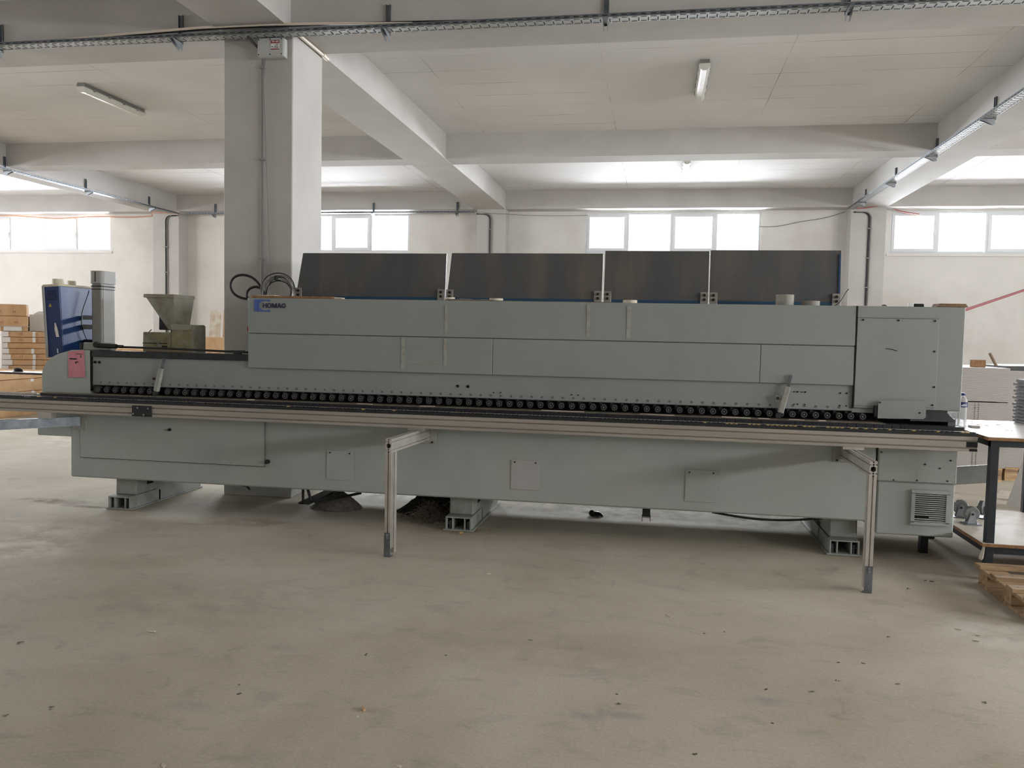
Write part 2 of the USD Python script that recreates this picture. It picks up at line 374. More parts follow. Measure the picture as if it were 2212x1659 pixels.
def thing(name, label, cat, loc=(0, 0, 0), rotz=0.0, group=None, kind=None):
    x = UsdGeom.Xform.Define(stage, fresh('/World/' + name))
    x.AddTranslateOp().Set(Gf.Vec3d(*map(float, loc))); x.AddRotateZOp().Set(float(rotz))
    BASE[str(x.GetPath())] = (np.array(loc, float), math.radians(rotz))
    return tag(x.GetPrim(), label, cat, group, kind)


def build(mb, name, material, parent=None, smooth=30, label=None, cat=None, group=None, kind=None, local=False):
    """ONE mesh. Points are in the world's frame unless local; under a thing they are carried into that thing's frame."""
    v, f = mb.arrays() if isinstance(mb, MB) else meshkit.arrays(mb)[:2]
    pp = str(parent.GetPath()) if parent is not None else '/World'
    if not local:
        for q, (o, a) in BASE.items():
            if pp == q or pp.startswith(q + '/'):
                v = v - o; c, s = math.cos(-a), math.sin(-a)
                v = np.c_[c * v[:, 0] - s * v[:, 1], s * v[:, 0] + c * v[:, 1], v[:, 2]]
                break
    m = usdkit.mesh(stage, fresh(pp + '/' + name), (v, f), M[material] if isinstance(material, str) else material, smooth=smooth)
    return tag(m.GetPrim(), label, cat, group, kind)


def solo(mb, name, material, label, cat, group=None, smooth=30, kind=None):
    """A thing of one piece: a mesh directly under /World."""
    return build(mb, name, material, None, smooth, label, cat, group, kind)


def struct(mb, name, material, label=None, smooth=False):
    return build(mb, name, material, None, smooth, label, None, None, 'structure')


def dup(root, loc, rotz=0.0, label=None, group=None):
    was = root.GetCustomData()
    n = root.GetName()
    if n[-4:-3] == '_' and n[-3:].isdigit(): n = n[:-4]
    r = thing(n, label or was['label'], was['category'], loc, rotz, group or was.get('group'))
    r.GetReferences().AddInternalReference(root.GetPath()); r.SetInstanceable(True)
    return r


# ------------------------------------------------------------------ the hall
ZB, ZS = 4.35, 4.742
X0, X1, Y0, YW = -19.6, 12.06, -18.0, 18.35
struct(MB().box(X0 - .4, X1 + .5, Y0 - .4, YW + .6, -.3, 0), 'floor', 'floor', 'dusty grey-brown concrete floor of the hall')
struct(MB().box(X0 - .4, X1 + .5, Y0 - .4, YW + .6, ZS, ZS + .25), 'ceiling', 'ceiling', 'white-washed concrete ceiling slab with board marks')


def wall_y(y0, y1, x0, x1, wins, z0, z1):
    m = MB().box(x0, x1, y0, y1, 0, z0).box(x0, x1, y0, y1, z1, ZS)
    e = x0
    for a, b in wins:
        m.box(e, a, y0, y1, z0, z1); e = b
    return m.box(e, x1, y0, y1, z0, z1)


def wall_x(x0, x1, y0, y1, wins, z0, z1, door=None):
    m = MB(); e = y0
    if door:
        m.box(x0, x1, y0, door[0], 0, ZS).box(x0, x1, door[0], door[1], 0, door[2]).box(x0, x1, door[0], door[1], door[3], ZS); e = door[1]
    m.box(x0, x1, e, y1, 0, z0).box(x0, x1, e, y1, z1, ZS)
    for a, b in wins:
        m.box(x0, x1, e, a, z0, z1); e = b
    return m.box(x0, x1, e, y1, z0, z1)


struct(wall_y(YW, YW + .3, X0 - .4, X1 + .4, WINB, WZ0, WZ1), 'wall_back', 'plaster', 'white plastered back wall with high window strips')
struct(wall_y(Y0 - .3, Y0, X0 - .4, X1 + .4, WINF, 3.15, 4.25), 'wall_front', 'plaster')
struct(wall_x(X0 - .3, X0, Y0, YW, WINL, 2.5, 4.1), 'wall_left', 'plaster')
struct(wall_x(X1, X1 + .3, Y0, YW, WINR, 2.5, 4.1, DOOR), 'wall_right', 'plaster')

# beams: three lines along the depth, five across
for (a, b) in ((-12.0, -11.32), (-4.08, -3.39), (3.85, 4.52), (11.76, 12.4)):
    struct(MB().box(a, b, Y0, YW, ZB, ZS + .02), 'beam', 'column')
for (a, b) in ((-14.0, -13.3), (-8.6, -8.1), (-3.4, -2.7), (2.2, 2.65), (7.2, 7.91), (12.78, 13.23), (17.95, YW + .02)):
    struct(MB().box(X0, X1, a, b, ZB + .004, ZS + .02), 'beam', 'column')
for x in (-4.08, 3.85, -12.0):
    if x != -4.08: continue
    struct(MB().box(-4.08, -3.39, 7.24, 7.93, 0, ZB + .01, c=.008), 'column', 'column', 'square white concrete column behind the long grey machine')
for (a, b) in ((-11.95, -11.27), (-4.03, -3.38), (3.83, 4.52)):
    struct(MB().box(a, b, 17.96, YW + .02, 0, ZB + .01, c=.006), 'pilaster', 'column')
for (a, b) in WINB:
    struct(MB().box(a - .05, b + .05, YW - .025, YW + .28, WZ0 - .05, WZ0, c=.006), 'window_sill', 'plaster')


def window(k, a, b, y, z0, z1):
    t = thing('window_%d' % k, 'white plastic strip window of four panes, two of them opening sashes', None, ((a + b) / 2, y, z0), kind='structure')
    fw = .05; w = (b - a) / 4
    f = sbox(a, z0, b, z1)
    for i in range(4):
        f = f.difference(sbox(a + i * w + (fw if i == 0 else fw / 2), z0 + fw, a + (i + 1) * w - (fw if i == 3 else fw / 2), z1 - fw))
    build(MB().prism(f, 'Y', y, y + .07), 'window_frame', 'upvc', t, False)
    for i in range(4):
        x0 = a + i * w + (fw if i == 0 else fw / 2); x1 = a + (i + 1) * w - (fw if i == 3 else fw / 2); p0, p1 = z0 + fw, z1 - fw
        if i % 2 == 0:
            q = .055
            sa = build(MB().prism(sbox(x0, p0, x1, p1).difference(sbox(x0 + q, p0 + q, x1 - q, p1 - q)), 'Y', y - .015, y + .05), 'sash', 'upvc', t, False)
            build(MB().box(x1 - q + .012, x1 - .012, y - .03, y - .015, (z0 + z1) / 2 - .03, (z0 + z1) / 2 + .04).box(x1 - q + .02, x1 - .02, y - .045, y - .03, (z0 + z1) / 2 - .1, (z0 + z1) / 2 + .02), 'handle', 'white', sa)
            build(MB().box(x0 + q, x1 - q, y + .015, y + .025, p0 + q, p1 - q), 'pane', 'glass', sa, False)
        else:
            build(MB().box(x0, x1, y + .03, y + .04, p0, p1), 'pane', 'glass', t, False)


for k, (a, b) in enumerate(WINB): window(k + 1, a, b, YW + .045, WZ0, WZ1)

# ------------------------------------------------------------------ the machine
YF = 6.31
mc = thing('edge_banding_machine', 'long grey edge banding machine with four raised dark hood lids and a blue logo', 'machine', (-1.5, 6.8, 0))
P2, P1 = 'grey_paint2', 'grey_paint'
build(MB().box(-5.003, 1.598, YF, 7.05, .284, .985, c=.012), 'lower_body', P2, mc)
build(MB().box(-3.2, 2.1, 7.05, 7.95, .3, 1.0), 'rear_frame', P2, mc)  # unseen box added to shade the floor under the machine
build(MB().box(-5.33, -4.99, YF + .006, 7.0, .634, .985, c=.008), 'infeed_bracket', P2, mc)
dp = build(MB().box(-4.897, -3.182, YF - .006, YF + .004, .46, .975, c=.003), 'access_door', P2, mc)
build(MB().box(-3.1835, -3.1805, YF - .0068, YF - .004, .46, .975).box(-4.897, -3.182, YF - .0068, YF - .004, .4575, .4603), 'door_gap', 'gap', dp)
build(MB().cyl((-4.045, YF - .02, .735), (-4.045, YF - .004, .735), .012).cyl((-4.045, YF - .03, .735), (-4.045, YF - .018, .735), .008), 'latch', 'dark_bolt', dp)
build(MB().cyl((-3.156, YF - .03, .504), (-3.156, YF + .002, .504), .018, 14), 'knob', 'black', mc)
for (a, b, z0, z1) in ((-2.64, -2.41, .38, .622), (-1.104, -.879, .383, .618), (.24, .476, .362, .604)):
    pl = build(MB().box(a, b, YF - .005, YF + .002, z0, z1, c=.002), 'cover_plate', P2 if a != -1.104 else 'plate_paint', mc)
    for x in (a + .03, b - .03):
        build(MB().cyl((x, YF - .009, z1 - .018), (x, YF - .003, z1 - .018), .006, 8), 'screw', 'dark_bolt', pl)
# right-hand lower box with its vent
build(MB().box(1.612, 2.147, YF, 7.05, .588, 1.0, c=.008), 'right_box_upper', P2, mc)
build(MB().box(1.618, 2.143, YF + .006, 7.05, .197, .585, c=.008), 'right_box_lower', P2, mc)
for (x, z) in ((1.63, .80), (2.1, .76), (2.03, .70), (1.93, .725), (1.72, .60), (1.88, .605), (2.085, .61)):
    build(MB().cyl((x, YF - .003, z), (x, YF + .002, z), .006, 8), 'screw', 'dark_bolt', mc)
vg = build(MB().box(1.848, 2.108, YF - .012, YF + .01, .512, .538).box(1.848, 2.108, YF - .012, YF + .01, .283, .305).box(1.848, 1.872, YF - .012, YF + .01, .3, .515).box(2.082, 2.108, YF - .012, YF + .01, .3, .515), 'vent_grille', P2, mc)
build(MB().box(1.87, 2.084, YF - .001, YF + .004, .3, .515), 'vent_backing', 'seam', vg)
for i in range(14):
    z = .309 + i * .0147
    xs = [(1.87, 2.084)] if i != 2 else [(1.97, 2.084)]
    for (a, b) in xs:
        build(MB().hull([(a, YF - .011, z), (b, YF - .011, z), (a, YF - .009, z - .002), (b, YF - .009, z - .002), (a, YF - .003, z + .006), (b, YF - .003, z + .006), (a, YF - .005, z + .0065), (b, YF - .005, z + .0065)]), 'slat', P2, vg)
# feet
for x in (-4.58, -1.54, 1.42):
    fx = build(MB().box(x - .125, x + .125, 6.37, 7.5, .004, .016).box(x - .105, x + .105, 6.375, 7.5, .108, .118).box(x - .105, x - .095, 6.375, 7.5, .016, .108).box(x + .095, x + .105, 6.375, 7.5, .016, .108)
               .box(x - .055, x - .045, 6.385, 7.5, .016, .108).box(x + .045, x + .055, 6.385, 7.5, .016, .108).box(x - .105, x + .105, 6.8, 6.82, .016, .108), 'foot', 'foot_paint', mc, False)
    build(MB().box(x - .098, x + .105, 6.46, 6.8, .116, .3, c=.012).hull([(x + a, y, z) for a in (-.06, .1052) for y, z in ((6.75, .1165), (6.75, .295), (7.5, .1165), (7.5, .14))]), 'foot_block', 'foot_paint', fx)
    build(MB().box(x + .104, x + .1065, 6.62, 6.71, .19, .265), 'slot', 'seam', fx)
    for q in (-.075, .075):
        build(MB().cyl((x + q, 6.42, .016), (x + q, 6.42, .08), .012, 8).cyl((x + q, 6.42, .05), (x + q, 6.42, .062), .02, 6), 'levelling_bolt', 'steel_dark', fx)
# oddments under the bed
build(MB().box(2.02, 2.075, 6.62, 6.68, .0, .2), 'stub_foot', 'black', mc)
build(MB().box(-.075, -.015, 6.4, 6.46, .205, .3), 'drop_bracket', 'black', mc)
build(MB().box(-.08, -.01, 6.39, 6.47, .198, .206).box(-.08, -.072, 6.39, 6.4, .17, .2).box(-.018, -.01, 6.39, 6.4, .17, .2), 'drop_bracket_clip', 'bracket', mc)
build(MB().tube([(.45 + t * .8, 6.36, .279 - .035 * math.sin(math.pi * t)) for t in np.linspace(0, 1, 14)], .009), 'slack_cable', 'cable_dark', mc)
build(MB().tube([(-2.9, 6.5, .29), (-2.86, 6.5, .16), (-2.83, 6.55, .13), (-2.6, 7.0, .14)], .012).box(-2.95, -2.85, 6.45, 7.0, .13, .145).box(-2.92, -2.905, 6.45, 6.47, .13, .29), 'air_line_bracket', 'black', mc)
build(MB().tube([(-3.55, 6.4, .285), (-3.45, 6.5, .25), (-3.38, 6.42, .24)], .01), 'hose_end', 'cable_dark', mc)

# left end cap with its curved shoulder
prof = [(-5.264, .985), (-5.264, 1.16)] + [(-5.264 + .30 * (1 - math.cos(t)), 1.16 + .215 * math.sin(t)) for t in np.linspace(.12, math.pi / 2 * .82, 9)] + [(-4.97, 1.388), (-4.795, 1.388), (-4.795, .985)]
build(MB().prism(prof, 'Y', YF - .004, 6.58), 'end_cap', P2, mc, 20)
build(MB().box(-4.7955, -4.7915, YF - .004, YF + .03, 1.04, 1.388), 'cap_gap', 'seam', mc)
# pressure beam: panel, dark recess, rollers
build(MB().box(-4.79, 1.56, YF + .012, 6.42, 1.09, 1.36, c=.006).box(1.414, 1.595, YF + .012, 6.42, 1.082, 1.3), 'pressure_beam', P1, mc)
build(MB().box(-4.79, 2.1, 6.43, 6.47, .98, 1.12), 'beam_recess', 'recess', mc)
build(MB().box(-4.787, -3.335, YF - .004, 6.45, 1.336, 1.388, c=.004), 'guide_rail', 'rail_black', mc)
build(MB().box(-5.17, -3.335, 6.6, 7.05, .98, 1.325).box(-4.78, -3.335, 6.45, 6.61, 1.2, 1.325), 'infeed_bed', 'dusty_paint', mc)
rod = build(MB().tube([(-4.63, YF + .02, 1.425), (-4.0, YF + .02, 1.419), (-3.33, YF + .02, 1.405)], .009, 8), 'adjusting_rod', 'black', mc)
build(MB().cyl((-4.74, YF + .02, 1.432), (-4.56, YF + .02, 1.428), .02, 10).cyl((-4.56, YF + .02, 1.428), (-4.5, YF + .02, 1.427), .014, 10).cyl((-4.745, YF, 1.438), (-4.745, YF + .04, 1.438), .026, 10), 'rod_end', 'dark_bolt', rod)
build(MB().box(-3.47, -3.41, YF, YF + .04, 1.385, 1.402).box(-3.5, -3.38, YF + .005, YF + .035, 1.4, 1.42), 'rod_clamp', 'black', rod)
build(MB().box(-4.91, -4.63, YF + .045, YF + .12, 1.39, 1.455, c=.008), 'clamp_block', 'dusty_paint', mc)
build(MB().box(-4.925, -4.90, YF + .03, YF + .12, 1.395, 1.45), 'block_end', 'black', mc)
PITCHR = .0815
nR = 0
x = -4.71
while x < 1.56:
    hidden = abs(x + 4.15) < .05
    if not hidden:
        ra = build(MB().ring((x, 6.285, 1.056), (0, 1, 0), .0245, .0125, .05, 16), 'pressure_roller', 'tyre', mc)
        build(MB().ring((x, 6.282, 1.056), (0, 1, 0), .0195, .0155, .01, 16).cyl((x, 6.284, 1.056), (x, 6.33, 1.056), .0085, 10), 'hub', 'hub', ra)
        build(MB().hull([(x - .05, 6.33, 1.1), (x - .032, 6.33, 1.1), (x - .05, 6.345, 1.1), (x - .032, 6.345, 1.1), (x - .01, 6.33, 1.06), (x + .008, 6.33, 1.064), (x - .01, 6.345, 1.06), (x + .008, 6.345, 1.064)])
              .box(x - .034, x - .028, 6.325, 6.335, 1.056, 1.1), 'roller_arm', 'arm', ra)
    build(MB().ring((x + .006, YF + .0105, 1.116), (0, 1, 0), .0095, .0065, .012, 12).cyl((x + .006, YF + .0112, 1.116), (x + .006, YF + .02, 1.116), .007, 10), 'bolt', 'bolt_ring', mc)
    x += PITCHR; nR += 1
# feed track: pads and dusty guide strip
tx = -5.2
while tx < 1.75:
    build(MB().box(tx, tx + .0585, 6.2, 6.42, .955, 1.014, c=.0025), 'track_pad', 'pad', mc, False)
    tx += .0602
build(MB().box(-5.2, 1.62, 6.205, 6.43, 1.0135, 1.0185), 'track_strip', 'dusty_strip', mc)
build(MB().box(1.75, 2.14, 6.2, 6.43, .955, 1.012), 'track_end_plate', 'rail_black', mc)
# hood front: three rows of panels
for (a, b, z0, z1) in ((-3.333, 1.414, 1.567, 1.857), (-3.333, -1.2715, 1.279, 1.563), (-1.2695, .753, 1.279, 1.563), (.755, 1.414, 1.279, 1.563)):
    build(MB().box(a, b, YF - .006, YF + .03, z0, z1, c=.004), 'hood_panel', P1, mc)
build(MB().box(-3.33, 1.41, YF + .02, 7.05, 1.28, 1.854), 'hood_body', P1, mc)
# traces of old tape on the panels
for (x0, x1, z0, z1) in ((-2.015, -1.985, 1.3, 1.555), (-1.665, -1.64, 1.34, 1.555), (-1.95, -1.71, 1.36, 1.372), (-.54, -.515, 1.6, 1.84), (-.235, -.205, 1.59, 1.83), (-1.66, -1.635, 1.6, 1.82)):
    build(MB().box(x0, x1, YF - .0075, YF - .005, z0, z1), 'tape_residue', mat('residue_%d' % round((x0 + 9) * 1000), ['8f8b7e', 'a2a69f'], scale=16, rough=.7), mc)
# right housing
build(MB().box(1.419, 2.147, YF - .004, 7.05, 1.115, 1.857, c=.006), 'outfeed_housing', P1, mc)
hp = build(MB().box(1.424, 1.974, YF - .009, YF - .002, 1.135, 1.771, c=.002), 'housing_cover', P1, mc)
build(MB().box(1.424, 1.974, YF - .0092, YF - .004, 1.7708, 1.7728), 'cover_gap', 'gap', hp)
for (x, z) in ((1.46, 1.757), (1.70, 1.757), (1.945, 1.757), (1.95, 1.54), (1.96, 1.285), (1.955, 1.155)):
    build(MB().cyl((x, YF - .013, z), (x, YF - .007, z), .007, 8), 'screw', 'dark_bolt', hp)
build(MB().tube([(1.62, YF - .0095, 1.553), (1.66, YF - .0095, 1.55), (1.70, YF - .0095, 1.538)], .0022, 5), 'scratch', 'dark_bolt', hp)
build(MB().box(1.413, 1.4195, YF - .005, YF + .02, 1.115, 1.857), 'housing_gap', 'seam', mc)
fl = build(MB().prism([(1.58, 1.178), (1.90, 1.186), (1.903, 1.07), (1.885, 1.055), (1.58, 1.05)], 'Y', YF - .05, YF - .042), 'outfeed_guard', P1, mc)
build(MB().cyl((1.86, YF - .054, 1.10), (1.86, YF - .048, 1.10), .006, 8).cyl((1.59, YF - .054, 1.165), (1.59, YF - .048, 1.165), .006, 8), 'screw', 'dark_bolt', fl)
build(MB().box(1.56, 1.60, YF - .042, YF + .1, 1.06, 1.14), 'guard_mount', 'black', mc)
build(MB().hull([(1.86, 6.3, 1.12), (2.03, 6.3, 1.12), (1.80, 6.26, 1.055), (2.10, 6.28, 1.055), (1.8, 6.26, 1.04), (2.1, 6.28, 1.04), (2.12, 6.6, 1.12), (2.13, 6.6, 1.03), (1.86, 6.6, 1.12), (1.80, 6.6, 1.03)]), 'dust_chute', 'rail_black', mc)
build(MB().box(2.06, 2.11, 6.285, 6.5, .985, 1.06), 'chute_plate', 'flap_grey', mc)
# grey flap beyond the right end
q = [at(2068, 1016, 'Y', 7.0), at(2136, 1004, 'Y', 7.12), at(2131, 1043, 'Y', 7.12), at(2066, 1056, 'Y', 7.0)]
q[0][0] = q[3][0] = 2.12
build(MB().hull([p + o for p in q for o in (np.zeros(3), np.array([.02, .03, 0]))]), 'discharge_flap', 'flap_grey', mc)
# holes and labels
for (x, z, r) in ((-1.55, 1.182, .011), (-1.467, 1.181, .012), (-1.258, 1.14, .005), (-1.202, 1.142, .005), (-.641, 1.143, .005), (-.59, 1.141, .005),
                  (1.005, 1.22, .004), (1.03, 1.22, .006), (1.06, 1.22, .004), (1.085, 1.22, .006), (1.33, 1.22, .006), (1.375, 1.22, .006), (1.01, 1.128, .004), (1.035, 1.128, .005), (1.085, 1.128, .005), (1.33, 1.128, .005), (1.375, 1.128, .005),
                  (-4.76, 1.288, .011), (-4.72, 1.288, .011)):
    build(MB().cyl((x, YF + .0095, z), (x, YF + .02, z), r, 10), 'hole', 'seam', mc)
build(MB().box(-3.337, -3.333, 6.33, 6.38, 1.68, 1.76), 'switch_plate', 'black', mc)
build(MB().cyl((-3.36, 6.37, 1.6), (-3.33, 6.37, 1.6), .028, 14), 'stop_button', mat('stop_red', 'a01820', rough=.4), mc)
# logo
lg = sbox(-3.277, 1.745, -3.247, 1.843).union(sbox(-3.255, 1.79, -3.235, 1.798)).union(sbox(-3.243, 1.745, -3.138, 1.843).difference(affinity.scale(Point(-3.176, 1.794).buffer(.044, 16), 1.35, .92)))
build(MB().prism(lg, 'Y', YF - .0075, YF - .0058), 'logo', 'blue_logo', mc, False)
build(MB().text('HOMAG', .037, (-3.206, YF - .006, 1.777), width=.205), 'lettering', 'navy', mc, False)
# the two sensor levers standing before the rollers
for (x, z, h) in ((-4.13, 1.155, 1), (.93, 1.16, 1)):
    lv = build(MB().box(x - .021, x + .021, YF - .05, YF - .012, z - .1, z + .1, c=.006).rot((x, YF, z), (0, 1, 0), 13), 'sensor_lever', 'dusty_paint', mc)
    build(MB().box(x - .008, x + .012, YF - .03, YF - .018, z + .1, z + .19).rot((x, YF, z), (0, 1, 0), 13), 'lever_rod', 'steel_dark', lv)
    build(MB().box(x - .06, x - .02, YF - .03, YF - .012, z - .01, z + .03), 'lever_pivot', 'bracket', lv)
    build(MB().cyl((x - .045, YF - .036, z + .01), (x - .045, YF - .005, z + .01), .012, 10), 'pivot_bolt', 'black', lv)
    build(MB().cyl((x - .035, YF - .04, z - .115), (x - .035, YF - .01, z - .115), .022, 12), 'follower_wheel', 'tyre', lv)
# hood lids, raised
for (a, b, zt, ql, qr) in ((-3.10, -1.768, 2.268, .05, 0), (-1.752, -.457, 2.272, .03, .0), (-.440, .384, 2.294, 0, 0), (.394, 1.378, 2.302, 0, 0)):
    z0, ang = 1.87, -6
    pts = [(a, z0), (b, z0), (b, zt), (a + ql, zt)]
    ld = build(MB().prism(pts, 'Y', 6.70, 6.724).rot((0, 6.71, z0), (1, 0, 0), ang), 'hood_lid', 'lid', mc, False)
    build(MB().box(a + .01, b - .01, 6.696, 6.70, z0 + .005, z0 + .026).rot((0, 6.71, z0), (1, 0, 0), ang), 'blue_edge', 'lid_blue', ld)
    for x in (a + .03, b - .03):
        hb = build(MB().box(x - .03, x + .03, 6.685, 6.697, 1.85, 1.965, c=.004), 'hinge_plate', 'bracket', ld)
        build(MB().cyl((x, 6.675, 1.94), (x, 6.69, 1.94), .011, 8).cyl((x, 6.675, 1.905), (x, 6.69, 1.905), .011, 8), 'hinge_bolt', 'dark_bolt', ld)
build(MB().box(1.362, 1.376, 6.69, 6.70, 1.9, 2.27).rot((0, 6.71, 1.87), (1, 0, 0), -6), 'lid_side_strip', 'lid_blue', mc)

# ------------------------------------------------------------------ the support rail before the machine
rl = thing('roller_support_rail', 'long aluminium roller rail on slotted profile legs in front of the grey machine', 'support rail', (-1.5, 6.03, 0), -.45)
xa, xb = -4.75, 3.66                                  # local ends
prof = Polygon([(0, .867), (0, .887), (.014, .888), (.014, .895), (0, .896), (0, .935), (.014, .936), (.014, .943), (0, .944), (0, .97), (.085, .97), (.085, .867)])
build(MB().prism(prof, 'X', xa, xb), 'rail_profile', 'alu_dusty', rl, False, local=True)
build(MB().prism(prof.buffer(-.002), 'X', xb, xb + .002).box(xb - .07, xb - .001, -.0012, 0, .897, .934).box(xb - .05, xb - .001, -.0012, 0, .87, .886), 'rail_end_grime', 'slot', rl, False, local=True)
build(MB().box(xa, xb, -.002, .006, .97, .9925).box(xa, xb, .034, .05, .97, .9945), 'wheel_channel', 'rail_black', rl, False, local=True)
build(MB().box(xa, xb, .0505, .07, .97, .9975), 'back_flange', 'alu_dusty', rl, False, local=True)
wx, i = xa + .02, 0
while wx < xb - .015:
    g = i % 17
    if g not in (15, 16):
        gold = wx > 2.0 and rng.random() < (.85 if wx < 2.95 else .35) or rng.random() < .03
        build(MB().cyl((wx, .009, .9875), (wx, .032, .9875), .0125, 12), 'rail_wheel', 'gold' if gold else 'wheel_black', rl, local=True)
    wx += .0312; i += 1
spx = -2.6
sp = build(MB().box(-4.22 + 1.5, -4.04 + 1.5, -.008, 0, .868, .957, c=.002), 'splice_plate', 'black', rl, local=True)
for (x, z) in ((-4.165, .938), (-4.07, .936), (-4.205, .889), (-4.11, .883)):
    build(MB().cyl((x + 1.5, -.014, z), (x + 1.5, -.006, z), .008, 8), 'plate_bolt', 'steel', sp, local=True)


def alu_section(w, h):
    g = sbox(-w / 2, 0, w / 2, h)
    cuts = [sbox(-.005, h - .012, .005, h + .01), sbox(-.005, -.01, .005, .012)]
    for z in (h * .22, h * .78):
        cuts += [sbox(-w / 2 - .01, z - .004, -w / 2 + .011, z + .004), sbox(w / 2 - .011, z - .004, w / 2 + .01, z + .004), Point(0, z).buffer(.006, 4)]
    cuts.append(Polygon([(.018 * math.cos(t), h / 2 + .02 * math.sin(t)) for t in np.arange(6) * math.pi / 3 + math.pi / 6]))
    for c in cuts: g = g.difference(c)
    return g


def support(x, yf, yaw, label_leg):
    pv = (x, YF, 0)
    a = MB()
    g = affinity.translate(alu_section(.046, .1), x, .746)
    a.prism(g, 'Y', yf, YF - .012).rot(pv, (0, 0, 1), yaw)
    ar = build(a, 'arm', 'alu', rl, False)
    build(MB().box(x - .075, x + .075, YF - .012, YF - .0005, .715, .86, c=.003).rot(pv, (0, 0, 1), 0), 'mounting_plate', 'dusty_paint', ar)
    build(MB().cyl((x - .045, YF - .02, .728), (x - .045, YF - .01, .728), .008, 8).cyl((x + .045, YF - .02, .728), (x + .045, YF - .01, .728), .008, 8), 'plate_bolt', 'dark_bolt', ar)
    build(MB().box(x - .07, x + .07, yf + .55, yf + .61, .846, .866).rot(pv, (0, 0, 1), yaw), 'clamp', 'alu', ar)
    g = sbox(x - .023, yf, x + .023, yf + .046).difference(sbox(x - .004, yf - .01, x + .004, yf + .013)).difference(sbox(x + .011, yf + .019, x + .03, yf + .027)).difference(sbox(x - .03, yf + .019, x - .011, yf + .027))
    lg_ = MB().prism(g, 'Z', .06, .746).prism(sbox(x - .018, yf + .05, x + .03, yf + .09), 'Z', .02, .746).rot(pv, (0, 0, 1), yaw)
    le = build(lg_, 'leg', 'alu', rl, False)
    build(MB().box(x - .024, x + .024, yf - .007, yf - .001, 0.0, .175, c=.001).box(x - .024, x + .024, yf - .007, yf + .04, 0, .005).rot(pv, (0, 0, 1), yaw), 'foot_bracket', 'steel_dark', le)
    b = MB()
    for z in (.14, .16): b.cyl((x + .002, yf - .014, z), (x + .002, yf - .005, z), .0085, 8)
    build(b.rot(pv, (0, 0, 1), yaw), 'bracket_bolt', 'steel', le)


support(1.368, 5.462, 0, '')
support(-1.79, 5.515, -4.2, '')
# far left: plain galvanised outrigger, its leg at the picture's edge
A_ = np.array([-4.9, 6.302]); B_ = np.array([-5.42, 5.66]); d_ = (B_ - A_) / np.linalg.norm(B_ - A_); n_ = np.array([-d_[1], d_[0]]) * .02
ga = build(MB().hull([(*(p + s * n_), z) for p in (A_, B_) for s in (-1, 1) for z in (.735, .815)]), 'arm', 'steel_dark', rl)
build(MB().box(-4.965, -4.835, YF - .012, YF - .0005, .70, .86, c=.003), 'mounting_plate', 'dusty_paint', ga)
build(MB().box(-5.10, -4.98, 6.06, 6.12, .815, .867), 'clamp', 'alu', ga)
build(MB().box(-5.36, -5.316, 5.74, 5.79, 0, .736, c=.003), 'leg', 'steel_dark', rl)
build(MB().tube([(-5.338, 5.738, .22), (-5.3, 5.73, .235), (-5.285, 5.73, .255)], .006), 'leg_wire', 'steel', rl)

# loose strip of white channel at the left end, beside the rail
solo(MB().box(-6.25, -5.345, 6.30, 6.34, .992, 1.004).box(-6.25, -5.345, 6.31, 6.40, .955, .993), 'infeed_channel', 'alu', 'pale metal channel lying along the rail at the left end of the machine', 'metal channel')

# ------------------------------------------------------------------ offcuts on the track under the rollers
offs = ((545, 14, 'leftmost, by the left lever'), (790, 30, 'left of the left leg'), (925, 28, 'right of the left leg'), (1205, 60, 'wide one at mid length'), (1245, 30, 'right of the wide one'),
        (1420, 60, 'long one right of middle'), (1590, 50, 'long one by the right lever'), (1650, 20, 'tiny one by the right lever'), (1720, 26, 'beyond the right lever'), (1775, 12, 'rightmost of all'))
for k, (px, w, l) in enumerate(offs):
    x0 = at(px, 890, 'Y', 6.27)[0]
    solo(MB().box(x0 - w * .0021, x0 + w * .0021, 6.232, 6.252, 1.0187, 1.0232).rot((x0, 6.242, 1.02), (0, 0, 1), rng.uniform(-6, 6)), 'offcut', 'offcut' if k % 3 else 'paper',
         'pale offcut on the feed track, ' + l, 'offcut', 'offcuts on the feed track')

def spline0(pts, n=40):
    from scipy.interpolate import CubicSpline
    p = np.array(pts); t = np.r_[0, np.cumsum(np.linalg.norm(np.diff(p, axis=0), axis=1))]
    return CubicSpline(t, p)(np.linspace(0, t[-1], n))


# ------------------------------------------------------------------ things on the machine
pk = MB().hull([(-5.006, YF - .006, 1.372), (-4.852, YF - .006, 1.39), (-4.84, YF - .01, 1.156), (-5.0, YF - .012, 1.15), (-5.006, YF - .005, 1.372), (-4.852, YF - .005, 1.39), (-4.84, YF - .009, 1.156), (-5.0, YF - .011, 1.15)])
pp = thing('paper_note', 'pink printed sheet taped to the rounded left end of the machine', 'paper', (-4.93, YF, 1.15))
build(pk, 'sheet', 'pink', pp)
build(MB().box(-4.925, -4.865, YF - .0085, YF - .0062, 1.352, 1.357).box(-4.99, -4.92, YF - .0095, YF - .0068, 1.306, 1.317).box(-4.885, -4.878, YF - .0085, YF - .0065, 1.325, 1.345).box(-4.935, -4.925, YF - .0095, YF - .007, 1.27, 1.288).box(-4.93, -4.905, YF - .0095, YF - .007, 1.28, 1.289), 'print', 'dark_print', pp)

